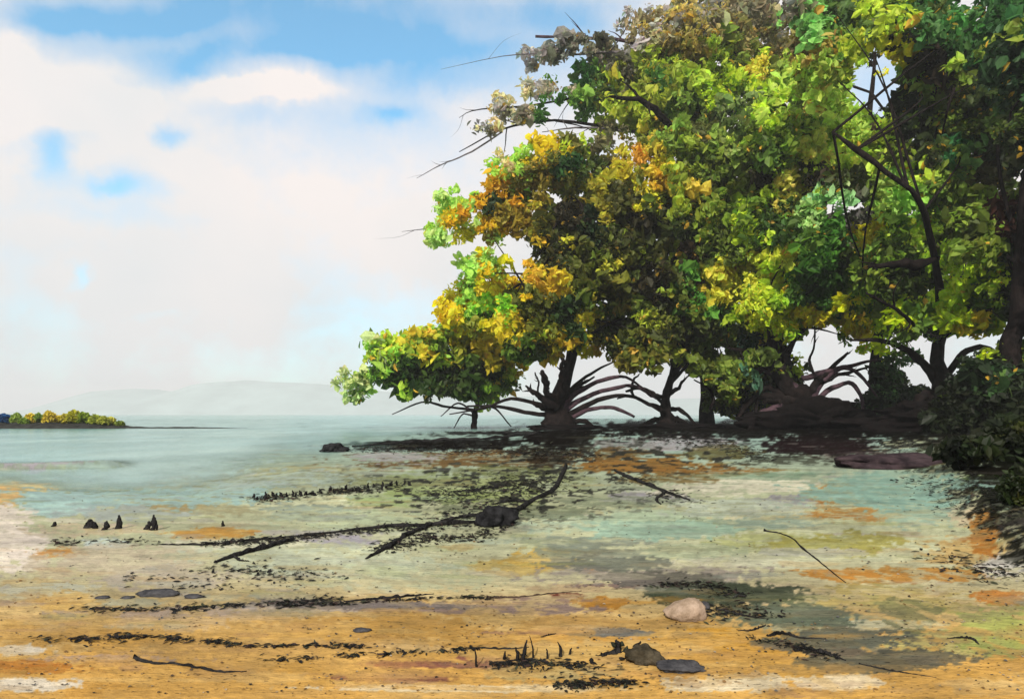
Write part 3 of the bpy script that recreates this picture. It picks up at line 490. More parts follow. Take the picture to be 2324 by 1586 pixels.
def auto_branches(parent, base, top_pts, P, rng, n, r0, m):
    """limbs that leave the trunk and run out into the leaf masses"""
    for j in range(n):
        q = Vector(P[rng.integers(len(P))]); k = rng.integers(len(top_pts)); a = Vector(top_pts[k])
        mid = a.lerp(q, .5) + Vector((rng.normal() * .7, rng.normal() * .5, rng.uniform(.3, 1.2)))
        tube('branch', [a, mid, q], [r0, r0 * .6, r0 * .16], m, parent, base, n=9, sides=6, wob=.6, seed=j)
def px3(lst, D, dd=None):
    return [at(p[0], p[1], D + (p[2] if len(p) > 2 else 0)) for p in lst]
def tree(name, label, D, foot, trunk, trunk_r, blobs, thick, nclump, per, size, seed, roots=(), limbs=(), nbr=8, br=.12, m=BARK, group='mangroves of the grove', cat='tree', wob=.6):
    base = at(foot[0], foot[1], D)
    t = thing(name, label, cat, base, group)
    tp = px3(trunk, D)
    tube('trunk', tp, trunk_r, m, t, base, n=22, sides=11, rough=.2, wob=wob, seed=seed)
    for j, (pts, r, mm) in enumerate(roots):
        r = [v * .8 for v in r]
        tube('prop_root', px3(pts, D), r, mm, t, base, n=16, sides=7, wob=.4, seed=seed + j)
    for j, (pts, r, mm) in enumerate(limbs):
        main = px3(pts, D); sp_ = spline(main, 12); lr = np.random.default_rng(seed * 7 + j); lst = [(main, r)]
        for q in range(4):                                  # side shoots
            k = int(lr.integers(4, 12)); a = sp_[k]; rr = float(np.interp(k / 12 * (len(r) - 1), range(len(r)), r)) * .6
            ln = (main[-1] - main[0]).length * lr.uniform(.1, .24); dv = (sp_[min(k + 1, 12)] - sp_[k - 1]).normalized()
            e = a + (dv * .8 + Vector(lr.normal(0, .55, 3))).normalized() * ln
            lst.append(([a, a.lerp(e, .5) + Vector(lr.normal(0, .06 * ln, 3)), e], [rr, rr * .6, rr * .12]))
        tubes('branch', lst, mm, t, base, n=14, sides=7, wob=.8, rough=.28, seed=seed + j * 2)
    c, P = crown(t, base, blobs, D, thick, nclump, per, size, seed)
    if nbr: auto_branches(t, base, spline(tp, 10)[5:], P, np.random.default_rng(seed + 5), nbr, br, m)
    return t
B, BP, BG = BARK, BARK_PURPLE, BARK_GREY
PER = 26; DN = .85
tree('mangrove_tree', 'low spreading mangrove with a dark green crown, leftmost of the grove', 58, (1075, 972),
     [(1075, 974), (1078, 940), (1085, 900), (1080, 850)], [.28, .24, .2, .1],
     [(900,830,60,55),(960,800,75,60),(1060,815,95,80),(1125,838,70,60),(1010,868,120,42),(870,800,40,36),(800,872,42,38,.8),(1090,895,50,20,.6)], 4, int(620*DN), PER, .85, 11,
     roots=[([(1080,930),(1010,922),(960,912),(890,940)],[.16,.14,.1,.05],B),([(1080,940),(1040,915),(1000,945)],[.12,.1,.05],BP),([(1078,935),(1120,925),(1160,968)],[.13,.11,.06],B),([(1077,945),(1050,940),(1030,972)],[.1,.09,.05],BP)], nbr=8)
tree('mangrove_tree', 'stilt-rooted mangrove with fanned black stub limbs and golden yellow outer leaves', 51, (1268, 975),
     [(1266, 980), (1268, 945), (1264, 912), (1290, 840), (1300, 740), (1270, 600), (1300, 450)], [1.5, 1.0, .62, .4, .42, .32, .15],
     [(1045,700,55,55),(1085,635,50,52),(1150,705,90,75),(1250,690,110,100),(1330,600,125,105),(1260,505,100,62),(1150,470,78,54),(1035,475,48,46,1.1),(1115,600,52,34,.9),(1125,525,56,30,1),(992,528,22,26,1.3),(1040,530,30,18,1),(1160,385,56,44),(1250,375,90,62),(1350,400,100,90),(1400,520,120,110),(1430,660,130,105),(1240,762,90,46),(1380,770,100,44),(1490,760,80,60),(1190,770,46,44)], 6, int(2100*DN), PER, .72, 12,
     roots=[([(1262,930),(1215,915),(1160,905),(1100,925),(1020,940)],[.3,.2,.16,.12,.06],B),([(1255,950),(1232,940),(1190,935),(1130,922),(1060,922)],[.3,.22,.2,.16,.08],B),([(1262,960),(1238,968),(1235,990)],[.4,.3,.2],B),
            ([(1275,930),(1310,890),(1370,862),(1420,856),(1470,890)],[.32,.28,.2,.14,.09],BP),([(1278,935),(1330,900),(1400,880),(1440,876),(1490,905)],[.3,.24,.2,.14,.08],BP),([(1280,945),(1340,915),(1400,898),(1450,905),(1500,935)],[.3,.25,.2,.15,.1],B),([(1285,955),(1335,930),(1390,925),(1440,945)],[.28,.22,.2,.12],BP),([(1285,962),(1325,955),(1350,972)],[.3,.24,.16],B),([(1280,960),(1305,968),(1330,985)],[.4,.3,.2],B),([(1270,925),(1300,880),(1345,845),(1390,822)],[.26,.2,.14,.08],B)],
     limbs=[([(1262,925,-1),(1235,905,-1.6),(1210,890,-2),(1192,875,-2)],[.34,.26,.18,.06],B),([(1264,915,-.8),(1245,890,-2),(1235,860,-3),(1230,842,-3.5)],[.3,.22,.26,.12],B),([(1266,915,-.8),(1272,880,-2),(1276,840,-3),(1278,815,-4)],[.3,.26,.2,.1],B),([(1218,900,-2),(1222,870,-2.5),(1214,845,-3)],[.08,.07,.05],B),([(1272,920),(1310,880),(1350,855)],[.3,.2,.06],B),([(1255,935),(1225,922),(1205,912)],[.3,.2,.1],B)], nbr=14, br=.16)
tree('mangrove_tree', 'slim black-stemmed mangrove on the mud between the two stilt-rooted ones', 53, (1512, 968),
     [(1512, 975), (1512, 945), (1510, 905), (1520, 870), (1545, 800), (1560, 650), (1590, 450)], [.9, .55, .34, .3, .28, .24, .1],
     [(1560,360,115,90),(1520,470,110,95),(1620,500,120,110),(1560,620,120,95),(1650,680,110,95),(1550,745,90,58),(1680,390,110,95),(1690,765,80,36),(1470,690,60,60),(1450,800,70,34),(1560,805,80,36),(1590,835,70,22,.6),(1450,815,60,24,.7)], 6, int(1500*DN), PER, .72, 13,
     roots=[([(1510,930),(1470,915),(1430,898),(1400,905)],[.28,.2,.14,.06],B),([(1510,925),(1480,890),(1440,875)],[.2,.15,.08],B),([(1514,930),(1545,930),(1580,965)],[.26,.22,.12],B),([(1508,950),(1480,955),(1450,972)],[.36,.28,.16],B),([(1516,950),(1545,955),(1570,972)],[.4,.3,.16],B)],
     limbs=[([(1510,905),(1480,895),(1450,880),(1420,888)],[.22,.18,.16,.08],B),([(1514,900),(1540,880),(1550,865),(1565,850)],[.2,.16,.1,.05],B),([(1445,905),(1432,885),(1440,860),(1450,850)],[.06,.1,.1,.05],B),([(1612,930),(1620,905),(1605,880),(1575,862)],[.16,.14,.1,.05],B)], nbr=12, br=.15)
tree('mangrove_tree', 'broad mangrove with purple arching roots on the black peat mound', 48, (1835, 965),
     [(1835, 985), (1825, 940), (1810, 900), (1770, 860), (1750, 800), (1770, 640), (1800, 420)], [2.0, 1.3, .8, .55, .4, .34, .14],
     [(1760,310,110,95),(1800,420,110,95),(1740,540,110,95),(1850,560,110,85),(1780,680,105,80),(1880,660,90,75),(1900,460,70,70),(1960,560,75,75),(1820,740,66,34),(1935,725,66,46),(1730,760,60,44),(1700,830,80,36,.8),(1650,860,50,40,.5)], 6, int(1500*DN), PER, .7, 14,
     roots=[([(1840,915),(1870,860),(1915,835),(1950,850),(1990,900)],[.3,.26,.22,.16,.1],BP),([(1840,920),(1890,880),(1935,870),(1955,905),(1958,935)],[.3,.24,.2,.16,.1],BP),([(1820,900),(1760,850),(1690,838),(1640,860)],[.4,.36,.3,.2],BP),([(1845,930),(1890,925),(1930,960)],[.4,.3,.2],B),([(1810,915),(1760,900),(1710,905),(1670,950)],[.5,.4,.3,.18],B),([(1800,920),(1740,935),(1690,960)],[.5,.4,.2],BP),([(1790,900),(1740,880),(1720,900),(1715,950)],[.3,.26,.2,.14],B),([(1820,860),(1880,842),(1930,830),(1990,815)],[.28,.24,.2,.1],BP)],
     limbs=[([(1825,905),(1848,875),(1880,840),(1925,800)],[.34,.28,.2,.07],B),([(1845,880),(1890,855),(1930,845),(1975,832)],[.2,.16,.12,.05],B),([(1852,865),(1838,820),(1848,780),(1850,730)],[.1,.09,.07,.05],B),([(1790,870),(1740,825),(1690,798),(1650,790)],[.4,.34,.2,.06],B),([(1770,850),(1780,810),(1770,770)],[.4,.34,.2],B),([(1830,920),(1770,905),(1730,912)],[.5,.4,.2],B)], nbr=12, br=.16)
tree('mangrove_tree', 'tall grey-brown thinly leaved mangrove rising behind the others with bare twigs reaching left', 64, (1600, 965),
     [(1600, 975), (1610, 800), (1590, 560), (1570, 350), (1580, 150), (1620, 20)], [.8, .6, .5, .42, .3, .14],
     [(1330,195,50,60),(1410,150,80,60),(1500,110,80,70),(1600,70,90,70),(1700,50,100,80),(1430,260,110,75),(1550,230,110,95),(1680,180,110,95),(1240,210,66,26,.5),(1175,262,66,34,.6),(1205,130,26,24,.8),(1255,118,40,22,.6),(1100,285,28,22,.6),(1330,95,60,26,.5),(1450,40,60,30,.3),(1600,0,90,30,.6),(1780,120,70,80),(1130,235,60,16,.15)], 7, int(1500*DN), PER, .78, 15,
     limbs=[([(1570,300),(1420,290),(1260,275),(1150,290),(1042,345)],[.3,.2,.13,.09,.04],B),([(1140,300),(1060,350),(1000,375),(945,405)],[.09,.07,.05,.02],BG),([(1500,200),(1350,215),(1200,240),(1080,250),(1042,268)],[.2,.13,.08,.05,.02],B),([(1560,150),(1430,120),(1290,125),(1160,125),(1000,158)],[.2,.14,.08,.04,.012],BG),([(1560,120),(1440,95),(1330,85),(1215,84)],[.2,.16,.12,.1],BP),([(1590,310,-3),(1520,285,-8),(1470,235,-10),(1400,222,-11)],[.2,.26,.26,.14],B),([(1570,420),(1440,480),(1200,500),(1010,515),(912,526)],[.24,.18,.1,.06,.02],B),([(1440,300),(1320,290),(1230,300)],[.12,.08,.03],BG)], nbr=12, br=.14)
tree('mangrove_tree', 'tallest dark-trunked tree on the right bank with crooked black limb and yellow-green leaves', 42, (2130, 985),
     [(2135, 1000), (2138, 940), (2130, 820), (2136, 740), (2125, 600, -4), (2105, 510, -7), (2075, 440, -8.5), (2010, 390, -8.5), (1950, 345, -8.5), (1890, 300, -8)], [1.2, .8, .42, .3, .19, .16, .12, .12, .15, .05],
     [(1880,140,85,95),(1960,70,100,85),(2080,60,110,85),(2060,200,90,80),(2170,150,110,95),(1995,300,85,60),(2120,300,110,95),(2230,260,100,105),(2060,400,80,70,.7),(2180,420,120,105),(2250,560,100,110),(2040,610,90,66),(2150,590,80,80,.7),(2200,700,80,60),(1990,695,66,48),(2075,735,60,36),(2290,60,90,90),(1850,20,60,50),(2000,500,60,60,.8),(2030,800,90,30,.4)], 7, int(2100*DN), PER, .66, 16,
     roots=[([(2130,870),(2080,810),(2010,775),(1930,772)],[.36,.3,.2,.08],B),([(2125,930),(2070,945),(2020,975)],[.6,.5,.25],B),([(2140,930),(2190,950),(2230,985)],[.6,.5,.25],B),([(2142,860),(2190,800),(2240,790),(2290,830)],[.3,.26,.2,.12],B),([(2125,900),(2090,900),(2060,960)],[.5,.4,.25],B)],
     limbs=[([(2133,770),(2080,740,-3),(2030,700,-6),(1965,665,-7)],[.16,.13,.1,.05],B),([(2137,770),(2170,745,-2),(2210,715,-4),(2255,700,-6)],[.16,.14,.1,.05],B),([(2140,720),(2160,670,-3),(2180,630,-6),(2195,595,-7)],[.09,.08,.05,.03],BG),([(2126,592,-4),(2080,600,-6),(2030,600,-7),(1970,605,-7)],[.22,.26,.2,.06],B),([(2330,330),(2260,260),(2250,160)],[.1,.1,.06],B),([(2140,300,-7),(2150,250,-8),(2165,200,-8)],[.04,.07,.06],B)], nbr=10, br=.08)
tree('mangrove_tree', 'pale yellow-green tree glimpsed behind the broad mangrove and the tall right tree', 58, (1985, 962),
     [(1985, 970), (1990, 820), (1980, 600), (1970, 350), (1985, 120)], [.6, .45, .4, .3, .12],
     [(1985,170,90,90),(1990,270,80,70),(1880,250,80,80),(1920,400,90,80),(2040,430,80,80),(1960,560,90,80),(2080,560,80,80),(1890,690,70,50),(2020,690,80,60),(1790,180,80,70),(2120,690,60,50)], 4, 900, PER, .85, 18, nbr=8, br=.12)
tree('mangrove_tree', 'deep shaded dark green tree at the right edge with a thick black trunk', 33, (2310, 1000),
     [(2312, 1030), (2305, 940), (2300, 800), (2310, 700), (2330, 500), (2340, 250)], [1.0, .7, .5, .42, .34, .2],
     [(2330,120,90,120),(2360,300,100,110),(2370,500,100,110),(2340,680,70,90),(2310,840,50,70),(2440,200,100,150),(2460,450,100,160),(2450,700,90,120),(2270,880,50,40)], 5, int(1100*DN), PER, .55, 17, roots=[([(2300,930),(2265,950),(2235,1000)],[.5,.4,.2],B),([(2310,930),(2350,960),(2390,1010)],[.5,.4,.2],B)], nbr=10, br=.12)
# undergrowth of the right bank
def shrub(label, D, foot, blobs, n, size, seed, dark=.5):
    base = at(foot[0], foot[1], D); t = thing('mangrove_shrub', label, 'shrub', base, 'shrubs under the mangroves')
    rng = np.random.default_rng(seed)
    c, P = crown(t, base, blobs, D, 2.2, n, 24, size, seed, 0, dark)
    for j in range(7):
        q = Vector(P[rng.integers(len(P))]); tube('stem', [base + Vector((rng.normal() * .2, rng.normal() * .2, -.1)), base.lerp(q, .5) + Vector((0, 0, .3)), q], [.06, .045, .015], B, t, base, n=8, sides=5, wob=.5, seed=j)
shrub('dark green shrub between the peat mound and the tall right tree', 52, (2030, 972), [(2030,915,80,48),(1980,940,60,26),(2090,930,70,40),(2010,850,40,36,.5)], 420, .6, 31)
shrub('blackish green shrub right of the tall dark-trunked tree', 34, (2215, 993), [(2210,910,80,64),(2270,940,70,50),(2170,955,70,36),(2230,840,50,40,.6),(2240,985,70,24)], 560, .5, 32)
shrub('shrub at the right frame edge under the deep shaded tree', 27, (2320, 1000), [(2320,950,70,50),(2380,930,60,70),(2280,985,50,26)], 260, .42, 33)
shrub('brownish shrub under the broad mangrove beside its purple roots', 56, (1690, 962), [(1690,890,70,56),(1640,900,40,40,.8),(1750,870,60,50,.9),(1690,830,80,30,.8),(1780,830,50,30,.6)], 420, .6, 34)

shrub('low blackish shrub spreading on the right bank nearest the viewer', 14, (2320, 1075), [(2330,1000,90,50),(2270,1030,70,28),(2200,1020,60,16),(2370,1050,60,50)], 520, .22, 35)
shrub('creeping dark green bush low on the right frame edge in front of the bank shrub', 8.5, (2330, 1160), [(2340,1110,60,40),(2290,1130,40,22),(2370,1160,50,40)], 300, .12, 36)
# peat mound that carries the broad mangrove
def rock(name, label, cat, px, py, rx, rz, ry=None, m=None, seed=1, group=None, jag=.35, lift=0, sub=4, skew=0.0):
    import bmesh
    p = G(px, py); ry = ry or rx
    bm = bmesh.new(); bmesh.ops.create_icosphere(bm, subdivisions=sub, radius=1)
    for v in bm.verts:
        s = Vector((seed * 3.7, seed * 1.3, seed * .7))
        k = 1 + jag * mnoise.noise(v.co * 1.3 + s) + jag * .6 * mnoise.noise(v.co * 3.1 + s) + jag * .28 * mnoise.noise(v.co * 8 + s) + jag * .16 * mnoise.noise(v.co * 19 + s)
        v.co = Vector((v.co.x * k * rx, v.co.y * k * ry, v.co.z * k * rz * (1 + skew * v.co.x)))
    me = bpy.data.meshes.new(name); bm.to_mesh(me); bm.free()
    me.polygons.foreach_set('use_smooth', [True] * len(me.polygons))
    o = link(name, me, m); o.location = p + Vector((0, 0, rz * .35 + lift)); return props(o, label, cat, group)
PEAT = stone_mat('black_peat', (.003, .0025, .0025), (.009, .007, .007), 4, .95)
DARKSTONE = stone_mat('weedy_black_stone', (.006, .006, .0065), (.026, .026, .028), 9, .7)
SLATE = stone_mat('grey_slate', (.025, .025, .028), (.07, .068, .072), 12, .7)
BROWNSTONE = stone_mat('brown_stone', (.02, .017, .011), (.08, .066, .045), 14, .8)
PALESTONE = stone_mat('pale_pink_stone', (.20, .145, .10), (.36, .27, .205), 16, .85)
PURPLESTONE = stone_mat('purple_brown_rock', (.014, .010, .012), (.055, .038, .042), 3, .85)
rock('peat_mound', 'low black peat mound at the foot of the broad mangrove', 'mud bank', 1840, 980, 4.2, 1.15, 2.2, PEAT, 5, jag=.75, sub=5)
rock('peat_mound', 'black peat bank under the stilt-rooted mangrove with fanned limbs', 'mud bank', 1285, 976, 2.6, .3, 1.6, PEAT, 6, jag=.4)
rock('peat_mound', 'flat black peat bank round the slim mangrove stem', 'mud bank', 1545, 975, 3.2, .3, 1.5, PEAT, 7, jag=.4)
rock('peat_mound', 'black peat bank at the foot of the tall right tree', 'mud bank', 2170, 988, 4.4, 1.0, 2.2, PEAT, 9, jag=.75, sub=5)
rock('flat_rock', 'long low purple-brown rock slab on the right of the flat', 'rock', 2035, 1066, 1.35, .2, .8, PURPLESTONE, 8, jag=.3)
rock('boulder', 'small rounded black stone at the left tip of the dark mud spit', 'stone', 757, 1020, .42, .24, .35, DARKSTONE, 3)
rock('boulder', 'weedy black boulder where the long fallen branch bends', 'stone', 1128, 1199, .21, .13, .18, DARKSTONE, 4, jag=.5)
rock('stone', 'pale pinkish stone lying on ochre sand in the foreground', 'stone', 1556, 1421, .115, .075, .1, PALESTONE, 12, jag=.16, skew=.45)
rock('stone', 'small blue-grey pebble leaning on the right side of the pale pinkish stone', 'stone', 1600, 1400, .028, .03, .03, SLATE, 13, jag=.2)
rock('stone', 'brown stone just right of the sprouting seedling', 'stone', 1462, 1520, .085, .05, .07, BROWNSTONE, 14, jag=.4)
rock('stone', 'dark flat slate piece lowest at the bottom edge, right of the brown stone', 'stone', 1540, 1540, .10, .028, .06, SLATE, 15, jag=.4)
for (x, y, r, s, lb) in [(357, 1372, .085, 21, 'largest of the small grey stones on the left of the flat'), (440, 1378, .045, 22, 'narrow grey stone right of the largest grey stone on the left'), (290, 1379, .03, 23, 'small grey pebble just left of the largest grey stone on the left'), (233, 1379, .032, 24, 'leftmost small grey pebble on the sand'), (822, 1454, .035, 25, 'tiny grey pebble on ochre sand above the dark red mud streaks')]:
    rock('stone', lb, 'stone', x, y, r * 1.3, r * .35, r * .7, SLATE, s, 'small grey stones on the flat', jag=.4, sub=3)

# ------------------------------------------------------------------ driftwood, sticks, seedling
def gline(pts, lift=.0): return [G(p[0], p[1], lift + (p[2] if len(p) > 2 else 0)) for p in pts]
def stick(name, label, cat, pts, R, m, group=None, lift=None, side=(), **kw):
    R = [r * .5 for r in R]; side = [(a, [r * .6 for r in b]) for a, b in side]; lift = max(R) * .15 if lift is None else lift
    P = gline(pts, lift); base = P[0].copy()
    if side: o = tubes(name, [(P, R)] + [(gline(sp, lift), sr) for sp, sr in side], m, None, base, n=30, sides=8, rough=.35, wob=1.0, **kw)
    else: o = tube(name, P, R, m, None, base, n=34, sides=8, rough=.38, wob=1.2, **kw)
    o.location = base; return props(o, label, cat, group)
dg = 'driftwood lying on the flat'
stick('fallen_branch', 'long black fallen branch curving from the stilt roots down across the flat', 'driftwood', [(1285,1062),(1262,1110),(1205,1150),(1150,1182),(1085,1196),(980,1204),(860,1212),(720,1226),(640,1234)], [.08,.075,.08,.09,.06,.05,.045,.03,.012], WOOD, dg, side=[([(980,1204),(930,1225),(880,1258),(830,1285)],[.05,.045,.04,.015]),([(1150,1182),(1100,1180),(1050,1186),(1000,1192)],[.06,.05,.04,.015]),([(1205,1150),(1160,1150),(1120,1156)],[.05,.04,.015])])
stick('driftwood_log', 'short thick black driftwood log slanting on pale mud left of centre', 'driftwood', [(488,1296),(530,1281),(580,1266),(625,1252),(664,1238)], [.022,.05,.06,.055,.04], WOOD, dg, side=[([(530,1281),(545,1290),(565,1292)],[.02,.016,.006])])
stick('driftwood_log', 'thin dark branch trailing left from the end of the long fallen branch', 'driftwood', [(640,1235),(560,1243),(480,1250),(400,1252),(345,1250)], [.035,.03,.028,.02,.01], WOOD, dg)
stick('driftwood_log', 'black slanting driftwood on lavender mud below the slim mangrove', 'driftwood', [(1395,1074),(1420,1088),(1462,1104),(1510,1124),(1565,1142)], [.04,.09,.08,.06,.02], WOOD, dg, side=[([(1510,1124),(1490,1140),(1500,1152)],[.04,.03,.012])])
stick('driftwood_log', 'dark branch lying on green algae left of the fallen branch bend', 'driftwood', [(1030,1124),(1090,1118),(1130,1112),(1172,1106)], [.02,.05,.05,.02], WOOD, dg)
stick('driftwood_log', 'long dark half-buried log along the waterline left of the stilt roots', 'driftwood', [(800,1010),(900,1004),(1000,1001),(1100,1000),(1225,992)], [.06,.14,.17,.18,.2], WOOD, dg)
stick('driftwood_log', 'weedy black branch between the stilt roots and the waterline log', 'driftwood', [(1010,978),(1080,980),(1150,984),(1215,992)], [.06,.12,.16,.2], WOOD, dg)
stick('twig', 'thin crooked black twig crossing the yellow-green mud right of centre', 'twig', [(1735,1216),(1770,1222),(1800,1234),(1820,1255),(1850,1278),(1880,1305),(1920,1338)], [.028,.016,.013,.016,.012,.009,.004], WOOD, dg)
stick('twig', 'curved black twig on ochre sand at the lower left', 'twig', [(306,1520),(345,1532),(400,1533),(450,1541),(500,1549),(560,1547)], [.02,.016,.013,.014,.012,.004], WOOD, dg)
stick('twig', 'long low dark twig on the ochre sand left of the small upright sticks', 'twig', [(1040,1488),(1090,1487),(1150,1490),(1200,1487)], [.006,.01,.012,.004], WOOD, dg)
stick('twig', 'straight dark twig lying below the upright sticks', 'twig', [(1139,1521),(1180,1516),(1215,1519),(1245,1514)], [.006,.012,.012,.005], WOOD, dg)
stick('twig', 'short dark twig lying beside the grey silt streak', 'twig', [(1228,1463),(1245,1459),(1262,1456)], [.006,.01,.006], WOOD, dg)
stick('driftwood_log', 'longest wrinkled black stick at the lower right', 'driftwood', [(1804,1502),(1825,1495),(1860,1503),(1885,1512),(1920,1523)], [.014,.022,.02,.024,.006], WOOD, dg)
stick('driftwood_log', 'lumpy black stick on grey silt above the longest lower right stick', 'driftwood', [(1742,1465),(1765,1459),(1790,1462),(1815,1470),(1875,1472)], [.012,.028,.018,.012,.006], WOOD, dg)
stick('twig', 'arched black twig above the bottom right corner', 'twig', [(2150,1470),(2180,1468),(2205,1471),(2221,1484)], [.004,.014,.016,.008], WOOD, dg)
stick('twig', 'threadlike dark twig running to the bottom edge at the lower right', 'twig', [(1950,1530),(2000,1542),(2050,1553),(2125,1565)], [.006,.01,.007,.003], WOOD, dg)
stick('twig', 'short black twig at the left end of the grey silt on the lower right', 'twig', [(1672,1450),(1700,1452),(1725,1444),(1738,1438)], [.005,.012,.012,.006], WOOD, dg)
stick('twig', 'dark twig among fallen weed right of the pale pinkish stone', 'twig', [(1625,1400),(1660,1408),(1700,1418),(1745,1424)], [.012,.02,.012,.005], WOOD, dg)
stick('twig', 'dark tapering stick on the grey streak above the ochre sand', 'twig', [(780,1384),(860,1378),(930,1372),(985,1366)], [.008,.024,.02,.005], WOOD, dg)
stick('twig', 'dark purple stick lying right of the dark tapering stick', 'twig', [(1105,1372),(1180,1370),(1250,1364),(1320,1358)], [.018,.014,.01,.004], WOOD_BROWN, dg)
def upright(name, label, cat, px, py, hpx, r, lean=0, group=None, m=WOOD, seed=0):
    p = G(px, py); D = p.y; h = hpx * D / FP; lx = lean * D / FP
    P = [Vector((0, 0, -.03)), Vector((lx * .4 + r * .4, 0, h * .5)), Vector((lx, r, h))]
    o = tube(name, P, [r * 1.25, r, r * .3], m, n=10, sides=7, rough=.3, wob=.8, seed=seed); o.location = p
    return props(o, label, cat, group)
ug = 'upright sticks in the foreground sand'
for i, (x, y, h, r, ln, lb) in enumerate([(1184,1516,44,.009,12,'tallest thick black stick standing in the foreground sand'),(1174,1514,26,.008,-4,'stubby black stick touching the tallest upright stick on its left'),(1212,1512,50,.004,-10,'hair-thin upright stick right of the tallest black stick'),(1274,1509,32,.007,-8,'black upright stick leaning left, rightmost of the row'),(1292,1504,14,.006,6,'short stub right of the left-leaning upright stick'),(1081,1532,44,.005,-4,'thin upright stick farthest left in the foreground row'),(1243,1512,20,.005,-3,'short thin upright stick between the hair-thin one and the left-leaning one'),(1143,1514,18,.006,3,'low stub left of the stubby black stick')]):
    upright('stick', lb, 'stick', x, y, h, r, ln, ug, seed=i)
bg_ = 'breathing roots on the left flat'
for i, (x, y, h, r, lb) in enumerate([(200,1210,13,.05,'broad low breathing root, leftmost black one on the left flat'),(213,1212,14,.022,'small breathing root beside the broad low one'),(238,1214,18,.024,'breathing root between the small one and the tall pointed one on the left'),(268,1212,30,.028,'tall pointed breathing root left of the close-set pair'),(335,1214,17,.026,'shorter breathing root of the close-set pair'),(347,1216,34,.024,'tallest breathing root of the close-set pair'),(356,1216,16,.01,'hair-thin breathing root right of the close-set pair'),(122,1206,9,.02,'lone low breathing root near the left edge'),(505,1206,12,.014,'single small breathing root right of the orange sand patch')]):
    upright('breathing_root', lb, 'root', x, y, h, r, random.uniform(-2, 2), bg_, seed=i + 20)
first = None
for i in range(34):
    t = i / 33; x = 575 + 350 * t + random.uniform(-5, 5); y = 1141 - 35 * t + random.uniform(-4, 4); k = random.uniform(.7, 1.5)
    if first is None:
        first = upright('breathing_root', 'one of the tiny breathing roots in the long row on the algae', 'root', x, y, 10, .018, 1, 'tiny row of breathing roots', seed=50)
    else:
        o = first.copy(); COL.objects.link(o); o.location = G(x, y); o.scale = (k, k, random.uniform(.6, 1.5)); o.rotation_euler = (0, 0, random.uniform(0, 6))
# sprouting seedling
b0 = G(1404, 1497, .012); s0 = thing('mangrove_seedling', 'black sprouting mangrove seedling with a pointed leaf and crooked roots', 'seedling', b0)
def sp(px, py, dy=0): 
    D = b0.y + dy; return at(px, py, D)
tube('stem', [sp(1406,1500), sp(1401,1478), sp(1404,1462), sp(1398,1452)], [.024,.018,.013,.006], WOOD, s0, b0, n=12, wob=.8)
for j, (pts, r) in enumerate([([sp(1406,1490), sp(1388,1486,-.02), sp(1374,1492,-.04), G(1366,1508)], [.013,.011,.009,.005]), ([sp(1406,1492), sp(1428,1494,-.02), sp(1424,1502,-.05), G(1408,1520)], [.012,.01,.009,.004]), ([sp(1410,1490), sp(1432,1480,.05), G(1454,1478)], [.008,.006,.003]), ([sp(1374,1492,-.04), sp(1352,1504,-.05), G(1340,1526)], [.009,.012,.004])]):
    r = [v * 1.5 for v in r]; pts = [p + Vector((0, 0, .012)) for p in pts]
    tube('root', pts, r, WOOD, s0, b0, n=12, sides=7, wob=.9, rough=.35, seed=j)
def leaf_blade(pts, w, m, parent, base):
    P = [Vector(p) - Vector(base) for p in spline(pts, 8)]; V = []; F = []
    t = (P[-1] - P[0]).normalized(); s = t.cross(Vector((0.2, -1, .4))).normalized(); nn = s.cross(t)
    for i, p in enumerate(P):
        k = w * math.sin(math.pi * (i / 8) ** .8) + .0008
        V += [p - s * k + nn * k * .3, p - nn * .0015, p + s * k + nn * k * .3, p + nn * .0015 ]
    for i in range(8):
        for a in range(4):
            b = (a + 1) % 4; F.append((i * 4 + a, i * 4 + b, i * 4 + 4 + b, i * 4 + 4 + a))
    return link('leaf', faces_mesh('leaf', V, F), m, parent)
DLEAF = stone_mat('dark_seedling_leaf', (.012, .014, .01), (.035, .04, .025), 20, .5)
leaf_blade([sp(1408,1490), sp(1420,1480), sp(1424,1464)], .02, DLEAF, s0, b0)
leaf_blade([sp(1402,1466), sp(1392,1462), sp(1386,1456)], .012, DLEAF, s0, b0)
leaf_blade([sp(1402,1464), sp(1412,1460), sp(1418,1464)], .012, DLEAF, s0, b0)

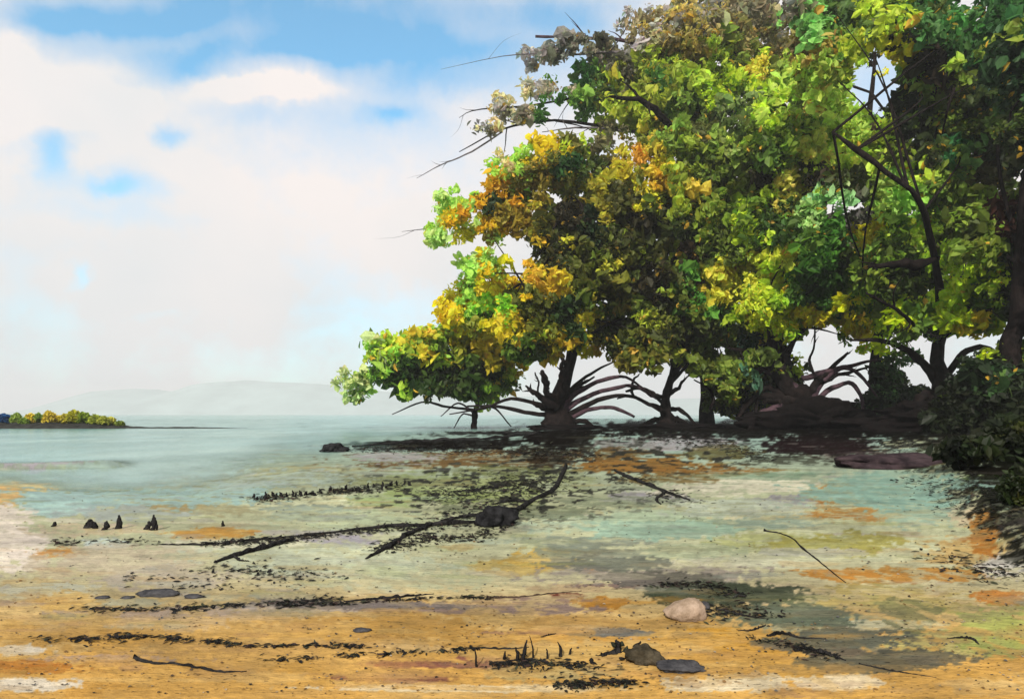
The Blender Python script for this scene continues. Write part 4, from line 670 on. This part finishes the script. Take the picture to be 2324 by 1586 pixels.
# ------------------------------------------------------------------ weed along the tide lines (nobody could count it)
WL = [([(580,1142),(700,1130),(820,1118),(930,1108)],9,900,1),([(465,1252),(600,1244),(760,1226),(900,1212),(1060,1200)],10,1000,1),([(200,1404),(330,1408),(480,1402),(640,1392),(760,1380)],8,500,1),([(640,1398),(800,1388),(1000,1376),(1120,1372)],4,300,1),
      ([(90,1476),(230,1476),(300,1470),(430,1478),(560,1490)],8,420,1),([(560,1492),(700,1486),(820,1490)],5,140,1),([(600,1520),(760,1512),(900,1504),(1090,1490)],7,240,1),([(1130,1530),(1200,1524),(1300,1534),(1345,1520)],13,420,1),([(1280,1580),(1360,1568),(1430,1574)],10,300,1),([(1600,1420),(1660,1392),(1700,1404),(1760,1420)],16,420,1),
      ([(1240,1060),(1190,1110),(1130,1160),(1060,1190)],24,900,1),([(1000,1130),(1100,1120),(1220,1100)],24,800,1),([(820,1015),(1000,1020),(1200,1030),(1330,1040)],13,1500,1),([(1150,1200),(1080,1230),(960,1235)],10,300,1),([(860,1260),(920,1250),(980,1225)],12,300,1),([(1350,990),(1500,1000),(1650,1010),(1760,1060)],10,900,1),([(1950,1000),(2100,1030),(2200,1040)],16,700,1),
      ([(2080,1090),(2180,1130),(2250,1190),(2330,1260)],20,1100,1),([(2120,1270),(2200,1300),(2290,1320)],18,260,1),([(1400,1080),(1500,1120),(1570,1150)],14,380,1),([(480,1310),(620,1320),(760,1330)],26,240,1),([(330,1330),(440,1350),(520,1345)],24,120,1),([(1700,1470),(1800,1490),(1900,1520)],10,200,1),([(1500,1345),(1600,1340),(1680,1370)],12,240,1),([(120,1248),(200,1240),(350,1244)],8,120,1)]
def wrack():
    rng = np.random.default_rng(77); PXs = []; PYs = []
    for pts, sd, n, _ in WL:
        p = np.array(pts, float); n = int(n * 1.7); t = rng.random(n) * (len(p) - 1); k = np.minimum(t.astype(int), len(p) - 2); f = (t - k)[:, None]
        q = p[k] * (1 - f) + p[k + 1] * f
        clump = fbm(q[:, 0] / 16, q[:, 1] / 9 + 5, 3); keep = clump > .47
        q = q[keep]; PXs.append(q[:, 0] + rng.normal(0, sd * 2.0, len(q))); PYs.append(q[:, 1] + rng.normal(0, sd * .5, len(q)) * (.4 + 1.2 * rng.random(len(q))))
    px = np.concatenate(PXs); py = np.maximum(np.concatenate(PYs), 955); D = EYE * FP / (py - HZ)
    C = np.stack([(px - CX) * D / FP, D, gheight(px, py) + .002 * np.sqrt(D)], 1)
    L = .011 * D ** .72 * rng.uniform(.4, 2.0, len(px)); Wd = L * rng.uniform(.10, .42, len(px))
    col = np.where((rng.random(len(px)) < .72)[:, None], np.array([.012, .012, .011]), np.where((rng.random(len(px)) < .5)[:, None], np.array([.05, .03, .025]), np.array([.05, .055, .03])))
    V, Q, CC = leaves(C, L, Wd, col, flat=True, rng=rng)
    props(link('seaweed_wrack', npmesh('seaweed_wrack', V, Q, CC), LEAF), 'scattered shreds of black seaweed along the tide lines of the flat', 'seaweed', None, 'stuff')
wrack()

def grit():
    rng = np.random.default_rng(88); n = 2600
    py = 1120 + 480 * rng.random(n) ** .8; px = rng.uniform(-60, 2400, n); D = EYE * FP / (py - HZ)
    keep = fbm(px / 140, py / 40, 3) > .46; px, py, D = px[keep], py[keep], D[keep]; n = len(px)
    C = np.stack([(px - CX) * D / FP, D, gheight(px, py) + .003], 1); L = .0045 * D ** .6 * rng.uniform(.5, 2.2, n)
    pal = np.array([(.34, .29, .22), (.10, .07, .045), (.02, .018, .016), (.22, .13, .05), (.10, .10, .10)]); col = pal[rng.integers(0, 5, n)]
    V, Q, CC = leaves(C, L, L * rng.uniform(.5, .9, n), col, flat=True, rng=rng)
    props(link('shell_grit', npmesh('shell_grit', V, Q, CC), LEAF), 'bits of shell, leaf and bark strewn over the sand', 'beach litter', None, 'stuff')
grit()

# ------------------------------------------------------------------ far islet
def islet():
    D = 60; rows = np.linspace(-160, 560, 90); V = []; n = len(rows); m = 9
    for j in range(m):
        t = j / (m - 1); hf = math.sin(math.pi * t) ** .8
        for x in rows:
            hh = .42 * sstep(340, 150, x) + .12 * sstep(560, 430, x) + .03
            V.append(((x - CX) * D / FP, D + (t - .5) * (5.0 if x < 300 else 2.4), hh * hf * (.8 + .5 * mnoise.noise(Vector((x / 25, t * 4, 0)))) - .08))
    idx = np.arange(n * m).reshape(m, n); Q = np.stack([idx[:-1, :-1], idx[:-1, 1:], idx[1:, 1:], idx[1:, :-1]], -1).reshape(-1, 4)
    props(link('islet', npmesh('islet', V, Q, None, True), stone_mat('dark_islet_mud', (.012, .013, .012), (.045, .045, .04), 2)), kind='structure')
    lst = [(8,938,20,(30,80,130),'bluish green bush at the left end of the far islet'),(37,938,15,(130,150,60),'leftmost yellow-green bush on the far islet'),(54,950,14,(110,135,45),'low green bush between the two leftmost taller islet bushes'),(70,938,16,(190,155,50),'leftmost ochre bush on the far islet'),(87,938,13,(110,135,50),'round green bush right of the leftmost ochre islet bush'),(111,933,17,(185,150,55),'second ochre bush from the left on the islet'),(128,942,14,(180,150,55),'smaller ochre bush beside the second ochre islet bush'),(147,940,16,(170,150,50),'ochre-olive bush left of the tallest islet bush'),(168,931,19,(160,155,40),'tallest bush in the middle of the far islet'),(189,936,20,(115,135,35),'broad green bush right of the tallest islet bush'),(216,941,18,(140,150,50),'green bush in the right half of the islet'),(235,947,16,(150,155,60),'yellow-green bush third from the right on the islet'),(252,948,14,(165,160,65),'pale bush second from the right on the islet'),(272,957,12,(120,135,50),'lowest bush at the right end of the islet bushes')]
    rng = np.random.default_rng(5)
    for i, (x, top, w, col, lb) in enumerate(lst):
        base = at(x, 968, D + rng.uniform(-.5, 1)); t = thing('island_bush', lb, 'bush', base, 'bushes on the far islet')
        hz = (969 - top) * D / FP; rx = w * D / FP
        n = 330; o = rng.normal(size=(n, 3)); o /= np.linalg.norm(o, axis=1)[:, None]; o *= (rng.random(n) ** .33)[:, None]
        C = o * np.array([rx * .8, rx * .8, hz * .46]) + np.array([0, 0, hz * .54]); C[:, 0] *= 1 - .35 * np.clip(C[:, 2:3].ravel() / hz - .4, 0, 1)
        L = rng.uniform(.2, .42, n); cc = lin(lemon(col))[None] * 1.25 * rng.uniform(.6, 1.3, n)[:, None]
        low = C[:, 2] < hz * .3; cc[low] = lin((60, 75, 30)) * rng.uniform(.5, 1.2, low.sum())[:, None]
        V, Q, CC = leaves(C, L, L * .6, cc, rng=rng); link('crown', npmesh('crown', V, Q, CC), LEAF, t)
        tube('trunk', [(0, 0, -.15), (.03, 0, hz * .3), (0, .02, hz * .65)], [.09, .07, .03], B, t, n=8, sides=6, wob=.6, seed=i)
islet()

# ------------------------------------------------------------------ haze over lagoon and hills
HAZE_DENSITY = 0.00042
def haze():
    V = [(x, y, z) for x in (-2900, 2900) for y in (-60, 3000) for z in (-3, 112)]
    F = [(0, 1, 3, 2), (4, 6, 7, 5), (0, 4, 5, 1), (2, 3, 7, 6), (0, 2, 6, 4), (1, 5, 7, 3)]
    me = bpy.data.meshes.new('haze'); me.from_pydata(V, [], F); me.update()
    m = bpy.data.materials.new('sea_haze'); m.use_nodes = True; N = m.node_tree.nodes; N.clear()
    o = N.new('ShaderNodeOutputMaterial'); v = N.new('ShaderNodeVolumePrincipled')
    v.inputs['Color'].default_value = (.95, .985, 1, 1); v.inputs['Density'].default_value = HAZE_DENSITY; v.inputs['Anisotropy'].default_value = .1
    m.node_tree.links.new(v.outputs[0], o.inputs['Volume'])
    props(link('haze', me, m), 'pale haze over the lagoon', None, None, 'stuff')
haze()
